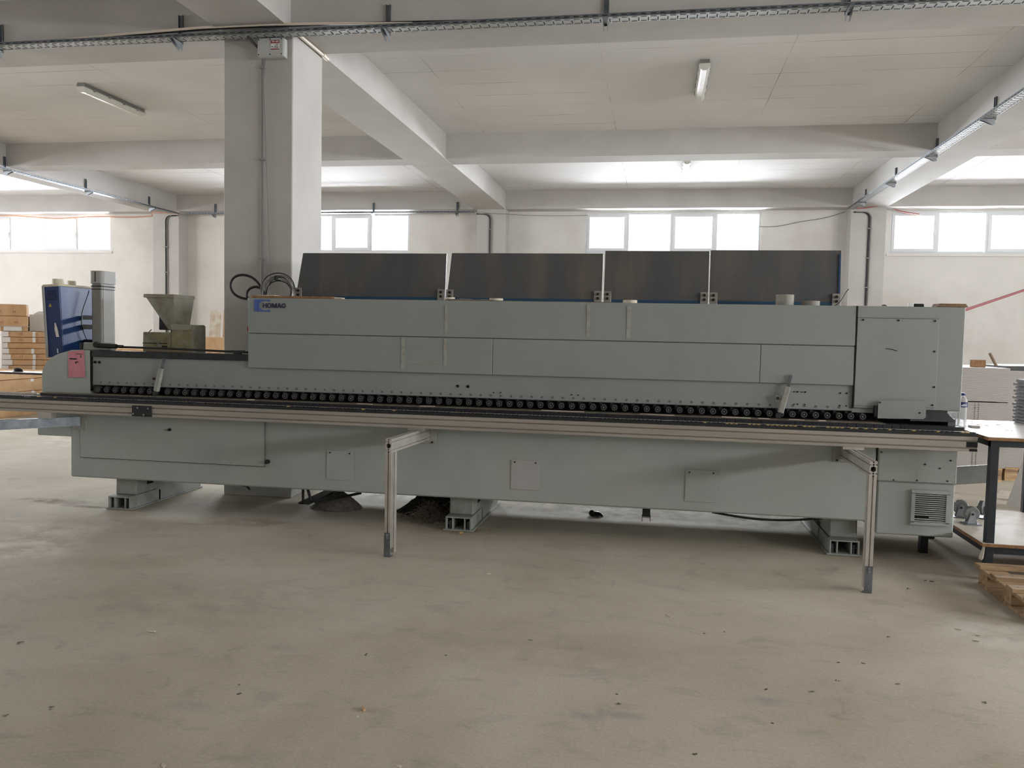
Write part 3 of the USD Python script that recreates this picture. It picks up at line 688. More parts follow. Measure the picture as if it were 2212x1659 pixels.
# mouse shelf and mouse
sh = thing('mouse_shelf', 'thin dark red edged shelf sticking out behind the rounded machine end', 'shelf', (-5.72, 6.9, 1.13))
build(MB().box(-6.19, -5.268, 6.76, 6.97, 1.13, 1.147, c=.003), 'board', 'dark_red', sh)
build(MB().box(-6.18, -5.27, 6.765, 6.965, 1.1468, 1.150), 'laminate', 'white', sh)
ms = thing('computer_mouse', 'black computer mouse on the thin shelf at the left', 'mouse', (-5.985, 6.86, 1.15))
e = trimesh.creation.icosphere(2, 1.0); e.apply_scale([.055, .032, .036]); e = trimesh.intersections.slice_mesh_plane(e, [0, 0, 1], [0, 0, 0], cap=True)
build(e, 'body', 'mouse', ms, local=True)
build(MB().cyl((-.022, -.004, .031), (-.022, .004, .031), .007, 10), 'scroll_wheel', 'grey_plastic', ms, local=True)

# operator console: blue cabinet on a grey post
cn = thing('operator_console', 'tilted blue operator console hung on a grey post behind the machine end', 'console', (-5.15, 6.82, 1.326))
cx0, cx1, cy0, cy1 = -5.455, -5.285, 6.60, 7.05
tilt = ((-5.37, 6.8, 1.32), (0, 1, 0), -3.4)
build(MB().box(cx0, cx1, cy0, cy1, 1.31, 1.95, c=.006).rot(*tilt), 'cabinet', 'console_blue', cn)
build(MB().box(cx0 + .02, cx1 - .002, cy0 - .004, cy0 + .002, 1.313, 1.945).rot(*tilt), 'front_panel', 'console_navy', cn)
build(MB().box(cx0 - .006, cx0 + .021, cy0 - .012, cy1, 1.306, 1.955, c=.004).rot(*tilt), 'edge_trim', 'console_grey', cn)
build(MB().box(cx0 - .006, cx1 + .003, cy0 - .012, cy1, 1.945, 1.968, c=.008).rot(*tilt), 'top_cover', 'tape_cream', cn)
v = MB()
for i in range(6):
    for j in range(6):
        v.box(cx0 + .05 + .016 * i, cx0 + .058 + .016 * i, cy0 - .0052, cy0 - .003, 1.90 - .015 * j, 1.908 - .015 * j)
build(v.rot(*tilt), 'vent_holes', 'seam', cn, kind='stuff')
build(MB().hull([(cx0 + .055, yy, 1.765) for yy in (cy0 - .006, cy0 - .003)] + [(cx0 + .085, yy, 1.765) for yy in (cy0 - .006, cy0 - .003)] + [(cx0 + .07, yy, 1.795) for yy in (cy0 - .006, cy0 - .003)]).rot(*tilt), 'warning_sticker', mat('sticker_yellow', 'b09a2a', rough=.6), cn)
build(MB().hull([(cx0 + o, yy, z) for o, z in ((.105, 1.62), (.112, 1.62), (.10, 1.56), (.112, 1.49), (.14, 1.49), (.13, 1.56)) for yy in (cy0 - .007, cy0 - .003)]).rot(*tilt), 'paper_tag', 'paper', cn)
build(MB().box(cx0 + .11, cx0 + .122, cy0 - .006, cy0 - .003, 1.345, 1.385).rot(*tilt), 'label_strip', 'white', cn)
build(MB().box(cx0 - .03, cx0 - .004, cy0 + .05, cy0 + .07, 1.715, 1.73).rot(*tilt), 'side_pin', 'dark_bolt', cn)
build(MB().tube(spline0([(cx1 + .012, 6.93, 1.93), (cx1 + .01, 6.86, 1.78), (cx1 + .012, 6.82, 1.65), (cx1 + .012, 6.84, 1.56), (cx1 + .02, 6.88, 1.47)]), .004), 'cable', 'cable_dark', cn)
build(MB().box(-5.29, -5.09, 6.84, 6.92, 1.38, 1.47, c=.01), 'pivot_block', 'black', cn)
build(MB().box(-5.29, -5.09, 6.86, 6.9, 1.655, 1.695).box(-5.29, -5.09, 6.86, 6.9, 1.565, 1.61), 'hinge', 'console_grey', cn)
ps = sbox(-5.10, 6.72, -4.985, 6.92).buffer(-.028).buffer(.028)
build(MB().prism(ps, 'Z', 1.326, 1.995), 'post', 'post_grey', cn)
build(MB().prism(ps.buffer(.006), 'Z', 1.955, 1.965).prism(ps.buffer(.005), 'Z', 1.93, 1.936), 'post_band', 'dark_bolt', cn)
build(MB().prism(ps.buffer(.012), 'Z', 1.985, 2.10), 'post_cap', 'console_grey', cn)
build(MB().box(-5.045, -5.037, 6.7065, 6.7085, 2.0, 2.09), 'cap_slot', 'seam', cn)
for k, (x, y, r, h, l) in enumerate(((-5.43, 6.72, .048, .045, 'cream roll of edge tape on the blue console, the larger left one'), (-5.39, 6.85, .036, .036, 'cream roll of edge tape on the blue console, the smaller right one'))):
    z = 1.978 + (.002 if k == 0 else .002)
    solo(MB().ring((x, y, z - .004), (0, 0, 1), r, r * .45, h, 20), 'tape_roll', 'tape_cream', l, 'tape roll', 'tape rolls on the console')

# glue hopper standing on the infeed bed
hp_ = thing('glue_hopper', 'dusty olive grey glue unit with a funnel hopper behind the machine infeed', 'hopper', (-4.3, 6.75, 1.325))
Cx = at(375, 660, 'Y', 6.58)[0]
t4 = [(Cx - .285, 6.58), (Cx, 6.58), (Cx, 6.91), (Cx - .285, 6.91)]; b4 = [(Cx - .09, 6.64), (Cx, 6.60), (Cx, 6.82), (Cx - .09, 6.82)]
build(MB().hull([(*p, 1.885) for p in t4] + [(*p, 1.58) for p in b4]), 'funnel', 'hopper', hp_, False)
build(MB().box(Cx - .29, Cx + .004, 6.575, 6.914, 1.858, 1.889, c=.003), 'rim', 'hopper', hp_, False)
build(MB().box(Cx - .002, Cx + .188, 6.55, 6.77, 1.345, 1.625, c=.004), 'glue_tank', 'hopper_dirty', hp_)
build(MB().box(Cx + .1885, Cx + .194, 6.555, 6.765, 1.345, 1.615), 'tank_side_cover', 'hopper', hp_, False)
build(MB().hull([(Cx + o, yy, z) for o, z in ((0, 1.628), (.19, 1.628), (.19, 1.585), (.13, 1.60), (.08, 1.575), (.04, 1.59), (0, 1.58)) for yy in (6.546, 6.55)]), 'tape_scrap', 'hopper', hp_, False)
build(MB().box(Cx - .29, Cx - .006, 6.56, 6.85, 1.345, 1.555, c=.006), 'pump_block', 'hopper_dirty', hp_)
build(MB().box(Cx - .288, Cx - .05, 6.557, 6.562, 1.455, 1.461).box(Cx - .1, Cx - .05, 6.557, 6.562, 1.425, 1.437), 'panel_gap', 'seam', hp_)
build(MB().box(Cx - .29, Cx - .12, 6.80, 6.84, 1.575, 1.77, c=.006), 'screen', 'monitor_black', hp_)
build(MB().box(Cx - .17, Cx - .08, 6.8, 6.84, 1.55, 1.62), 'screen_bracket', 'monitor_black', hp_)
build(MB().box(Cx - .27, Cx + .26, 6.5, 6.9, 1.3255, 1.346), 'base_plate', 'black', hp_)
build(MB().tube([(Cx - .23, 6.60, 1.575), (Cx - .225, 6.55, 1.55), (Cx - .13, 6.545, 1.46), (Cx - .06, 6.53, 1.38), (Cx - .02, 6.52, 1.352)], .005), 'hose', 'cable_grey', hp_)

# cables on the left end of the hood
Yc = 6.6
P = lambda *q: [at(x, y, 'Y', Yc) for x, y in q]


spline = spline0
solo(MB().tube(spline(P((536, 646), (520, 643), (502, 630), (498, 612), (508, 598), (526, 594), (545, 600), (562, 618), (570, 640), (572, 650))), .011, 8), 'black_hose', 'cable_dark', 'thick black hose looping over the left end of the hood, the larger loop', 'hose', 'black hoses on the hood')
solo(MB().tube(spline(P((536, 646), (528, 642), (528, 630), (540, 620), (555, 621), (566, 634), (568, 648))) + np.array([0, .05, 0]), .011, 8), 'black_hose', 'cable_dark', 'thick black hose looping over the left end of the hood, the smaller inner loop', 'hose', 'black hoses on the hood')
cc = thing('cable_coil', 'coil of thin grey cable standing on the hood before the column', 'cable', (-3.2, 6.55, 1.857))
c0 = at(602, 632, 'Y', 6.55)
for i in range(7):
    r = .105 + .007 * i + rng.uniform(-.004, .004)
    dx, dy = rng.uniform(-.012, .012), rng.uniform(-.02, .02)
    t = np.linspace(-.5, math.pi + .5, 34) if i % 2 else np.linspace(0, 2 * math.pi, 40)
    w = MB().tube([(c0[0] + dx + r * math.cos(a) * 1.05, 6.55 + dy + .02 * math.sin(2 * a + i), max(1.862, 1.9 + r * math.sin(a) * 1.1 + .01 * i % .02)) for a in t], .0045, 6)
    build(w, 'cable_turn', 'cable_grey' if i % 3 else 'cable_dark', cc)
build(MB().box(c0[0] - .03, c0[0] + .005, 6.5, 6.6, 2.015, 2.055, c=.01), 'cable_tie', 'black', cc)

ct = lambda x0, x1, z, y0=6.315, y1=6.5, h=.016: MB().box(x0, x1, y0, y1, z, z + h, c=.002)
solo(ct(-3.31, -2.60, 1.858, h=.018), 'hardboard_strip', 'chip', 'brown board strip lying on the left front edge of the hood', 'board strip')
solo(ct(-2.595, -2.53, 1.858, 6.33, 6.4, .012), 'wood_chip', 'offcut', 'small pale wood chip at the end of the brown board strip on the hood', 'wood chip')
solo(MB().box(-3.29, -3.13, 6.36, 6.5, 1.875, 1.884), 'card_sheet', 'offcut', 'pale flat card under the cable coil on the hood', 'card')


def roll(px, r, h, y, mname, label):
    x = at(px, 650, 'Y', y)[0]
    t = thing('edge_tape_roll', label, 'tape roll', (x, y, 1.858), group='tape rolls on the hood')
    build(MB().ring((0, 0, .001), (0, 0, 1), r, r * .5, h, 24), 'winding', mname, t, local=True)
    build(MB().ring((0, 0, 0), (0, 0, 1), r * .5, r * .42, h + .002, 20), 'core', 'carton', t, local=True)


roll(1695, .066, .078, 6.42, 'tape_dusty', 'tall dusty grey tape roll on the hood before the rightmost lid')
roll(1751, .066, .034, 6.42, 'tape_dusty', 'low dusty grey tape roll on the hood right of the tall one')
roll(1361, .055, .024, 6.44, 'tape_cream', 'low pale tape roll on the hood before the third lid')
roll(1072, .055, .024, 6.44, 'tape_cream', 'low pale tape roll on the hood before the second lid')
roll(972, .04, .028, 6.44, 'tape_cream', 'small pale tape roll on the hood by the first hinge pair')
rg = MB()
x0 = at(1015, 650, 'Y', 6.4)[0]
gx, gy = np.meshgrid(np.linspace(-.2, .22, 30), np.linspace(-.06, .06, 9), indexing='ij')
zz = .004 + .03 * meshkit.fbm(np.stack([gx * 14, gy * 14, 0 * gx], -1), 3, 4) * np.clip(1 - (gx / .23) ** 2, 0, 1) * np.clip(1.1 - (gy / .06) ** 2, 0, 1)
V = np.stack([gx + x0, gy + 6.4, zz + 1.859], -1).reshape(-1, 3)
ii, jj = np.meshgrid(np.arange(29), np.arange(8), indexing='ij'); q = (ii * 9 + jj).ravel()
Fq = np.vstack([np.c_[q, q + 9, q + 10], np.c_[q, q + 10, q + 1]])
V2 = V.copy(); V2[:, 2] -= .004
rg.add(V, Fq).add(V2, Fq[:, ::-1])
solo(rg, 'rag', 'rag', 'crumpled dusty rag on the front edge of the hood', 'rag', smooth=True)
x0 = at(1300, 655, 'Y', 6.36)[0]
solo(MB().box(x0 - 1.2, x0 + .1, 6.32, 6.37, 1.858, 1.862), 'thin_strip', 'dusty_strip', 'thin dusty strip lying along the hood edge below the second lid', 'strip')
x0 = at(1979, 660, 'Y', 6.4)[0]
tl = thing('tape_measure', 'small black and white tool on the housing top at the right', 'tool', (x0, 6.4, 1.858))
build(MB().box(-.02, .05, -.02, .02, 0, .024, c=.005), 'body', 'black', tl, local=True)
build(MB().box(-.055, -.02, -.02, .02, 0, .03, c=.004), 'handle', 'white', tl, local=True)
x0 = at(1909, 660, 'Y', 6.4)[0]
solo(MB().hull([(x0 - .02, 6.38, 1.857), (x0 + .02, 6.38, 1.857), (x0 + .02, 6.42, 1.857), (x0 - .02, 6.42, 1.857), (x0 - .01, 6.39, 1.872), (x0 + .01, 6.39, 1.872), (x0, 6.41, 1.872)]), 'grit_lump', 'soot', 'small dark lump on the housing top near the seam', 'lump')
for k in range(3):
    x0 = at(2052, 660, 'Y', 6.4)[0]
    solo(MB().box(x0 - .105 + .006 * k, x0 + .10 - .008 * k, 6.33, 6.47, 1.8582 + .0085 * k, 1.8662 + .0085 * k, c=.001).rot((x0, 6.4, 0), (0, 0, 1), (k - 1) * 3), 'sample_board', 'chip' if k != 1 else 'rag',
         ('bottom', 'middle', 'top')[k] + ' of three thin brown sample boards on the right corner of the housing', 'board', 'sample boards on the housing')
x0 = at(1835, 660, 'Y', 6.4)[0]
solo(MB().tube(spline([(x0 - .1, 6.4, 1.862), (x0 - .06, 6.4, 1.9), (x0 - .03, 6.42, 1.95), (x0 - .005, 6.42, 1.985)]), .003), 'loose_wire', 'cable_dark', 'thin dark wire sticking up beside the last hinge', 'wire')
solo(MB().box(1.40, 1.62, 6.34, 6.42, 1.858, 1.861).box(1.70, 1.80, 6.34, 6.38, 1.858, 1.861), 'pale_strip', 'paper', 'pale paper strip lying over the seam of the housing top', 'strip')

# ------------------------------------------------------------------ table at the right
tb = thing('work_table', 'white topped work table on a dark steel frame at the right edge', 'table', (2.9, 6.55, 0))
build(MB().box(2.2, 3.75, 5.93, 7.22, .9605, .981, c=.001), 'tabletop', 'table_top', tb)
build(MB().box(2.198, 3.752, 5.928, 7.222, .957, .9765), 'top_edge', 'chip', tb)
for (x, y) in ((2.228, 5.955), (3.66, 5.955), (2.228, 7.13), (3.66, 7.13), (2.93, 7.13)):
    build(MB().box(x, x + .055, y, y + .055, 0, .957, c=.004), 'leg', 'table_steel', tb)
build(MB().box(2.228, 3.715, 5.958, 6.008, .912, .957).box(2.23, 2.28, 5.98, 7.16, .912, .957).box(2.228, 3.715, 7.135, 7.18, .912, .957), 'top_frame', 'table_steel', tb)
build(MB().box(2.228, 3.715, 5.958, 6.008, .185, .232).box(2.23, 2.28, 5.98, 7.16, .185, .232).box(2.228, 3.715, 7.135, 7.18, .185, .232), 'shelf_frame', 'table_steel', tb)
build(MB().box(2.205, 3.74, 5.945, 7.19, .233, .2535), 'shelf_edge', 'chip', tb)
build(MB().box(2.207, 3.738, 5.947, 7.188, .252, .257), 'shelf_board', 'shelf_top', tb)
build(MB().hull([(2.215, 5.96, .24), (2.225, 5.95, .24), (2.2, 5.99, .14), (2.21, 5.96, .135), (2.222, 5.96, .15)]), 'tape_shred', 'paper', tb)


def caster(px, py, yaw, label):
    p = at(px, py, 'Z', .2575)
    t = thing('caster', label, 'caster', (p[0], p[1], .2578), yaw, 'casters on the shelf')
    build(MB().box(-.06, .06, -.05, .05, 0, .006, c=.001), 'plate', 'steel_dark', t, local=True)
    for s in (-1, 1):
        build(MB().hull([(-.035, s * .026, .006), (.035, s * .026, .006), (-.014, s * .026, .09), (.014, s * .026, .09), (-.035, s * .023, .006), (.035, s * .023, .006), (-.014, s * .023, .09), (.014, s * .023, .09)]), 'fork', 'steel', t, local=True)
    w = build(MB().lathe([(.022, -.018), (.05, -.018), (.056, -.012), (.056, .012), (.05, .018), (.022, .018), (.022, -.018)], (0, 0, .078), 28, 'Y'), 'wheel', 'rubber', t, local=True)
    build(MB().cyl((0, -.02, .078), (0, .02, .078), .024, 16), 'wheel_hub', 'steel', w, local=True)
    build(MB().cyl((0, -.032, .078), (0, .032, .078), .008, 8), 'axle', 'dark_bolt', w, local=True)


caster(2097, 1132, 4, 'rubber caster upside down on the shelf, the front one of three')
caster(2119, 1118, 60, 'rubber caster upside down on the shelf, the right hand rear one')
caster(2074, 1117, -8, 'rubber caster upside down on the shelf, the one half behind the machine')

bt = thing('water_bottle', 'clear plastic water bottle with navy cap and label on the table corner', 'bottle', (2.245, 6.56, .981))
prof = [(0, 0), (.028, 0), (.031, .008)] + [(.0315 - .0022 * (i % 2), .02 + .012 * i) for i in range(10)] + [(.0315, .142), (.032, .19), (.030, .2), (.02, .222), (.013, .232), (.013, .238), (0, .238)]
build(MB().lathe(prof, (0, 0, 0), 24), 'body', 'bottle', bt, local=True)
build(MB().lathe([(0, .236), (.0155, .236), (.0155, .252), (.0145, .254), (0, .254)], (0, 0, 0), 18), 'cap', 'bottle_label', bt, local=True)
build(MB().lathe([(.0325, .15), (.0328, .15), (.0328, .186), (.0325, .186)], (0, 0, 0), 24), 'label', 'bottle_label', bt, local=True)
build(MB().box(-.02, .018, -.034, -.031, .158, .166).box(-.012, .02, -.0345, -.0315, .170, .174), 'label_print', 'white', bt, local=True)
cu = thing('plastic_cup', 'clear plastic cup standing left behind the water bottle', 'cup', (2.225, 6.64, .981))
build(MB().lathe([(0, 0), (.024, 0), (.033, .10), (.0345, .102), (.0325, .1), (.0235, .003), (0, .003)], (0, 0, 0), 24), 'body', 'bottle', cu, local=True)
solo(MB().box(2.30, 2.365, 6.53, 6.60, .981, .997, c=.003), 'small_box', 'panel_grey', 'small grey box lying right of the water bottle', 'box')
for k in range(13):
    z = .981 + .0265 * k; o = (.02 if k % 2 else .009) + .012 * meshkit.noise(np.array([k * 1.7, 0, 0]), 5)
    t = thing('slotted_board', 'grey black-edged board on the table, %s of the stack' % (['lowest', 'second from the bottom', 'third from the bottom', 'fourth from the bottom', 'fifth from the bottom', 'sixth from the bottom', 'middle one', 'sixth from the top', 'fifth from the top', 'fourth from the top', 'third from the top', 'second from the top', 'topmost'][k]), 'board', (3.0, 7.0, z), group='grey boards stacked on the table')
    build(MB().box(-.142, .3, -.13, .2, 0, .0264), 'sheet', 'panel_grey', t, False, local=True)
    build(MB().box(-.142 - o, -.134, -.132, .19, .005, .0215), 'edge_band', 'panel_dark', t, False, local=True)
    build(MB().box(.03 + .02 * meshkit.noise(np.array([k * .9, 3, 0]), 2), .22, -.1315, -.129, .0, .0264), 'front_band', 'panel_dark', t, False, local=True)
random.seed(3)
m = MB()
for k in range(9):
    q = (random.uniform(2.36, 2.8), random.uniform(6.4, 7.0))
    m.box(q[0], q[0] + random.uniform(.015, .05), q[1], q[1] + .008, .981, .9835)
solo(m, 'wood_splinters', 'wood', 'scattered brown splinters on the white tabletop behind the bottle', 'splinters', kind='stuff')

# pallet at the right front
pl_ = thing('pallet', 'wooden pallet lying on the floor at the right edge', 'pallet', (2.5, 5.4, 0))
for y in (5.26, 5.505, 5.755):
    build(MB().box(2.13, 3.33, y, y + .1, .122, .146, c=.002), 'deck_board', 'wood', pl_)
build(MB().box(2.13, 3.33, 5.02, 5.12, .122, .146, c=.002), 'deck_board', 'wood', pl_)
for x in (2.145, 2.66, 3.17):
    build(MB().box(x, x + .145, 5.02, 5.86, .1, .122, c=.002), 'stringer_board', 'wood', pl_)
    build(MB().box(x + .01, x + .135, 5.03, 5.85, .0, .02, c=.002), 'bottom_board', 'wood', pl_)
    for y in (5.03, 5.32, 5.71):
        if y == 5.32: y = 5.34
        build(MB().box(x + .012, x + .14, y, y + .14, .02, .1, c=.003), 'block', 'wood', pl_)
for y in (5.31, 5.56):
    for x in (2.18, 2.25):
        build(MB().cyl((x, y, .146), (x, y, .1475), .005, 6), 'nail', 'steel_dark', pl_)

# stack of white panels behind, on a pallet
ks = thing('panel_stack', 'tall stack of pale grey panels on a pallet, right of the machine', 'panel stack', (3.4, 10.8, 0))
m = MB(); z = .16
for i in range(62):
    o = rng.uniform(-.004, .004)
    m.box(2.75 + o, 4.02 + o, 10.32 + rng.uniform(-.003, .003), 11.6, z, z + .0178); z += .0186
    if i == 40: z += .012
build(m, 'panels', 'panel_edge', ks, False, kind='stuff')
ztop = z
h = MB()
for xx in (3.66, 3.70):
    for i in range(16):
        h.box(xx, xx + .007, 10.314, 10.32, .93 - .022 * i - .007, .93 - .022 * i)
for xx in (3.66, 3.70):
    for i in range(22):
        h.box(xx, xx + .007, 10.314, 10.32, .52 - .016 * i - .006, .52 - .016 * i)
build(h, 'drill_holes', 'seam', ks, False, kind='stuff')
k2 = thing('panel_stack', 'second stack of pale grey panels on a pallet, at the right picture edge', 'panel stack', (4.9, 11.2, 0))
m = MB(); z = .16
for i in range(61):
    o = rng.uniform(-.004, .004); m.box(4.06 + o, 5.6 + o, 10.45, 11.9, z, z + .0178); z += .0186
build(m, 'panels', 'panel_edge', k2, False, kind='stuff'); k2top = z
for n, (a, b, y) in enumerate(((2.75, 4.0, 10.33), (4.08, 5.5, 10.46))):
    t = thing('pallet', ('wooden pallet under the left hand stack of pale panels', 'wooden pallet under the right hand stack of pale panels')[n], 'pallet', ((a + b) / 2, y + .5, 0))
    for yy in (y, y + .5, y + 1.0): build(MB().box(a, b, yy, yy + .12, .138, .158), 'deck_board', 'wood_light', t)
    for xx in (a, (a + b) / 2 - .07, b - .14):
        build(MB().box(xx, xx + .14, y, y + 1.12, .116, .138), 'stringer_board', 'wood', t)
        for yy in (y + .01, y + .98): build(MB().box(xx, xx + .14, yy, yy + .12, .02, .116), 'block', 'wood', t)
        build(MB().box(xx, xx + .14, y, y + 1.12, 0, .02), 'bottom_board', 'wood_light', t)
p = at(2095, 790, 'Z', ztop)
solo(MB().box(3.70, 3.865, 10.62, 10.66, ztop, ztop + .085, c=.002), 'wood_block', 'chip', 'brown wooden block standing on the left panel stack', 'wood block')
solo(MB().hull([(x, y, z) for x, h in ((4.08, .05), (5.3, .075)) for y in (10.6, 11.4) for z in (k2top, k2top + h)]), 'foam_sheet', 'panel_dark', 'flat dark grey sheet lying on the right hand panel stack', 'sheet')
a, b = np.array([3.975, 10.6, ztop + .016]), at(2138, 763, 'Y', 10.66)
solo(MB().tube([a, b], .018, 8), 'broom_handle', 'bare_wood', 'slanting bare wooden stick on the right panel stack', 'stick')

# white board leaning, thin board and blue bundle behind the table
A0, A1 = at(2173, 1090, 'Z', 0), at(2212, 1102, 'Z', 0)
d = np.array([.30, .27, .62]) * 1.55
bm = MB().hull([np.array(A0) + o for o in (np.zeros(3), np.array([.02, -.06, 0]))] + [np.array(A0) + d + o for o in (np.zeros(3), np.array([.02, -.06, 0]))] + [np.array(A0) + np.array([.5, -.75, 0]) + o for o in (np.zeros(3), d, np.array([.02, -.06, 0]), d + np.array([.02, -.06, 0]))])
solo(bm, 'leaning_board', 'panel_white', 'white board leaning at the right picture edge behind the table', 'board')
solo(MB().box(3.48, 4.2, 9.15, 9.7, 0, .018).rot((3.5, 9.2, 0), (0, 0, 1), -30), 'floor_board', 'shelf_top', 'thin pale board lying on the floor before the pallets', 'board')
c = at(2199, 1005, 'Y', 9.4); s = trimesh.creation.icosphere(2, .1); s.apply_scale([.7, .7, 1.1]); s.vertices += .02 * (meshkit.fbm(np.array(s.vertices) * 18, 3)[:, None] - .5) * s.vertices / .1
s.apply_translation([4.15, 10.2, .55])
solo(s.copy(), 'blue_bundle', 'blue_bag', 'blue plastic bundle hanging before the panel stack', 'bundle', smooth=True)

# red strap from behind the machine to the right wall
solo(MB().tube([at(2060, 678, 'Y', 7.02), at(2212, 627, 'Y', 9.0), at(2900, 394, 'X', 12.05)], .012, 6), 'red_strap', 'strap_red', 'red strap stretched from the machine up to the right wall', 'strap')

# ------------------------------------------------------------------ cartons at the left
def carton(x0, x1, y0, y1, z0, z1, label, group, prints=(), wrap=(), m='carton', rotz=0.0, face='-Y'):
    cx, cyy = (x0 + x1) / 2, (y0 + y1) / 2
    t = thing('carton', label, 'carton', (cx, cyy, z0), rotz, group)
    w, d, h = (x1 - x0) / 2, (y1 - y0) / 2, z1 - z0
    build(MB().box(-w, w, -d, d, 0, h - .003, c=.008), 'body', m, t, local=True)
    build(MB().box(-w - .0015, w + .0015, -.035, .035, h - .05, h - .001), 'tape', 'wrap', t, local=True)
    for (fx, fz) in prints:
        q = MB()
        q.box(-.03, -.022, 0, .002, 0, .05).box(.01, .018, 0, .002, 0, .05).box(-.03, .018, 0, .002, .02, .028)
        q.v = [vv + np.array([-w + 2 * w * fx, -d - .0022, h * fz]) for vv in q.v]
        build(q, 'print_mark', 'cable_red', t, local=True)
    for (fx, ww) in wrap:
        q = MB(); xs = -w + 2 * w * fx
        q.hull([(xs, -d - .006, .012), (xs + ww, -d - .006, .02), (xs, -d - .006, h - .012), (xs + ww * .8, -d - .006, h - .006), (xs, -d, .004), (xs + ww, -d, .004), (xs, -d, h - .004), (xs + ww, -d, h - .004)])
        build(q, 'film_patch', 'wrap', t, local=True)
    return t


names = ['topmost', 'second from the top', 'third from the top', 'fourth from the top', 'fifth from the top', 'sixth from the top', 'seventh from the top']
TH = math.radians(38.0); NF = np.array([math.sin(TH), -math.cos(TH)]); UF = np.array([math.cos(TH), math.sin(TH)]); PF = np.array([-12.05, 14.0])


def face_u(px, py):
    """Where along the face of the wrapped stack (a vertical plane through PF) the photograph shows this pixel."""
    d = at(px, py, 'Y', 14.0) - CAM; n = np.array([*NF, 0])
    p = CAM + d * (np.dot(n, np.array([*PF, 1.6]) - CAM) / np.dot(n, d))
    return np.dot(p[:2] - PF, UF), p[2]


def stack_carton(u0, u1, depth, back, z0, z1, label, group, prints=(), wrap=(), m='carton'):
    c = PF + UF * (u0 + u1) / 2 - NF * (back + depth / 2); w = u1 - u0
    return carton(c[0] - w / 2, c[0] + w / 2, c[1] - depth / 2, c[1] + depth / 2, z0, z1, label, group, prints, wrap, m, math.degrees(TH))


ua, ub = face_u(3, 760)[0], face_u(118, 760)[0]
for k in range(7):
    z1 = 1.461 - .109 * k
    o = rng.uniform(-.012, .012)
    stack_carton(ua + o, ub + o, 1.0, 0, z1 - .106, z1, 'flat brown carton in the film-wrapped stack, ' + names[k], 'film-wrapped flat cartons', prints=((.37, .3), (.66, .3)) if k in (0, 1, 4) else (), wrap=((0.0, .12 + .03 * (k % 3)), (.58 - .03 * (k == 3), .05)) if k != 2 else ((0.0, .1),))
stack_carton(ua + .02, ub - .02, .95, .02, 0, .69, 'large carton at the bottom of the film-wrapped stack', 'large cartons')
u1 = face_u(62, 700)[0] - .02
stack_carton(u1 - 1.0, u1, .8, .06, 1.463, 1.557, 'low film-wrapped carton under the two thick cartons', 'thick cartons', wrap=((.05, .5), (.6, .3)))
u1 = face_u(60, 695)[0]
stack_carton(u1 - 1.15, u1, .8, .03, 1.56, 1.755, 'lower of the two thick brown cartons at the left edge', 'thick cartons', prints=((.62, .25), (.83, .25)))
u1 = face_u(57, 668)[0]
stack_carton(u1 - 1.15, u1, .8, .03, 1.758, 1.985, 'upper of the two thick brown cartons at the left edge', 'thick cartons', prints=((.62, .25), (.83, .25)))
u0, u1 = face_u(62, 700)[0], face_u(108, 700)[0]
stack_carton(u0, u1, .7, .25, 1.463, 1.80, 'pale grey carton right of the thick brown cartons', None, m='carton_grey')
q = PF + UF * (u0 + .24) - NF * .62
solo(MB().hull([(q[0] + a, q[1] + b, z) for a, b, z in ((-.15, -.12, 1.8), (.15, -.05, 1.8), (-.12, .15, 1.8), (.15, .15, 1.8), (-.12, .0, 1.87), (.02, .05, 1.87))]), 'folded_lid', 'panel_white', 'folded white lid lying on the pale grey carton', 'lid')
for k, (z0, z1) in enumerate(((0, .205), (.208, .425), (.428, .643), (.646, .757))):
    carton(-12.4, -10.9, 12.05, 13.6, z0, z1, 'brown carton in the near stack below the mouse shelf, ' + ('bottom', 'second', 'third', 'top')[k] + ' layer', 'near stack of cartons', rotz=(0, .6, -.5, .4)[k])
carton(-10.3, -8.32, 14.0, 15.0, .62, 1.18, 'long brown carton seen between the machine and the hopper', 'cartons behind the hopper')
carton(-10.2, -8.32, 14.0, 15.0, 0, .617, 'carton under the long brown one behind the hopper', 'cartons behind the hopper')
carton(-8.3, -7.2, 14.0, 15.0, .72, 1.435, 'tall brown carton behind the hopper under the leaning boards', 'cartons behind the hopper', prints=((.12, .55), (.3, .55)))
carton(-8.3, -7.2, 14.0, 15.0, 0, .717, 'carton on the floor under the tall brown one', 'cartons behind the hopper')
for k, (x0, x1, lean, col) in enumerate(((-8.24, -8.03, 5, 'offcut'), (-8.02, -7.93, 4, 'wood_light'), (-7.92, -7.74, 5, 'wood_light'))):
    solo(MB().box(x0, x1, 14.1 + .1 * k, 14.13 + .1 * k, 1.436, 1.945, c=.002).rot(((x0 + x1) / 2, 14.1 + .1 * k, 1.436), (1, 0, 0), -lean), 'shelf_plank', col, ('widest pale', 'narrow brown', 'right hand brown')[k] + ' plank standing on the tall carton beside the column', 'plank', 'planks on the tall carton')

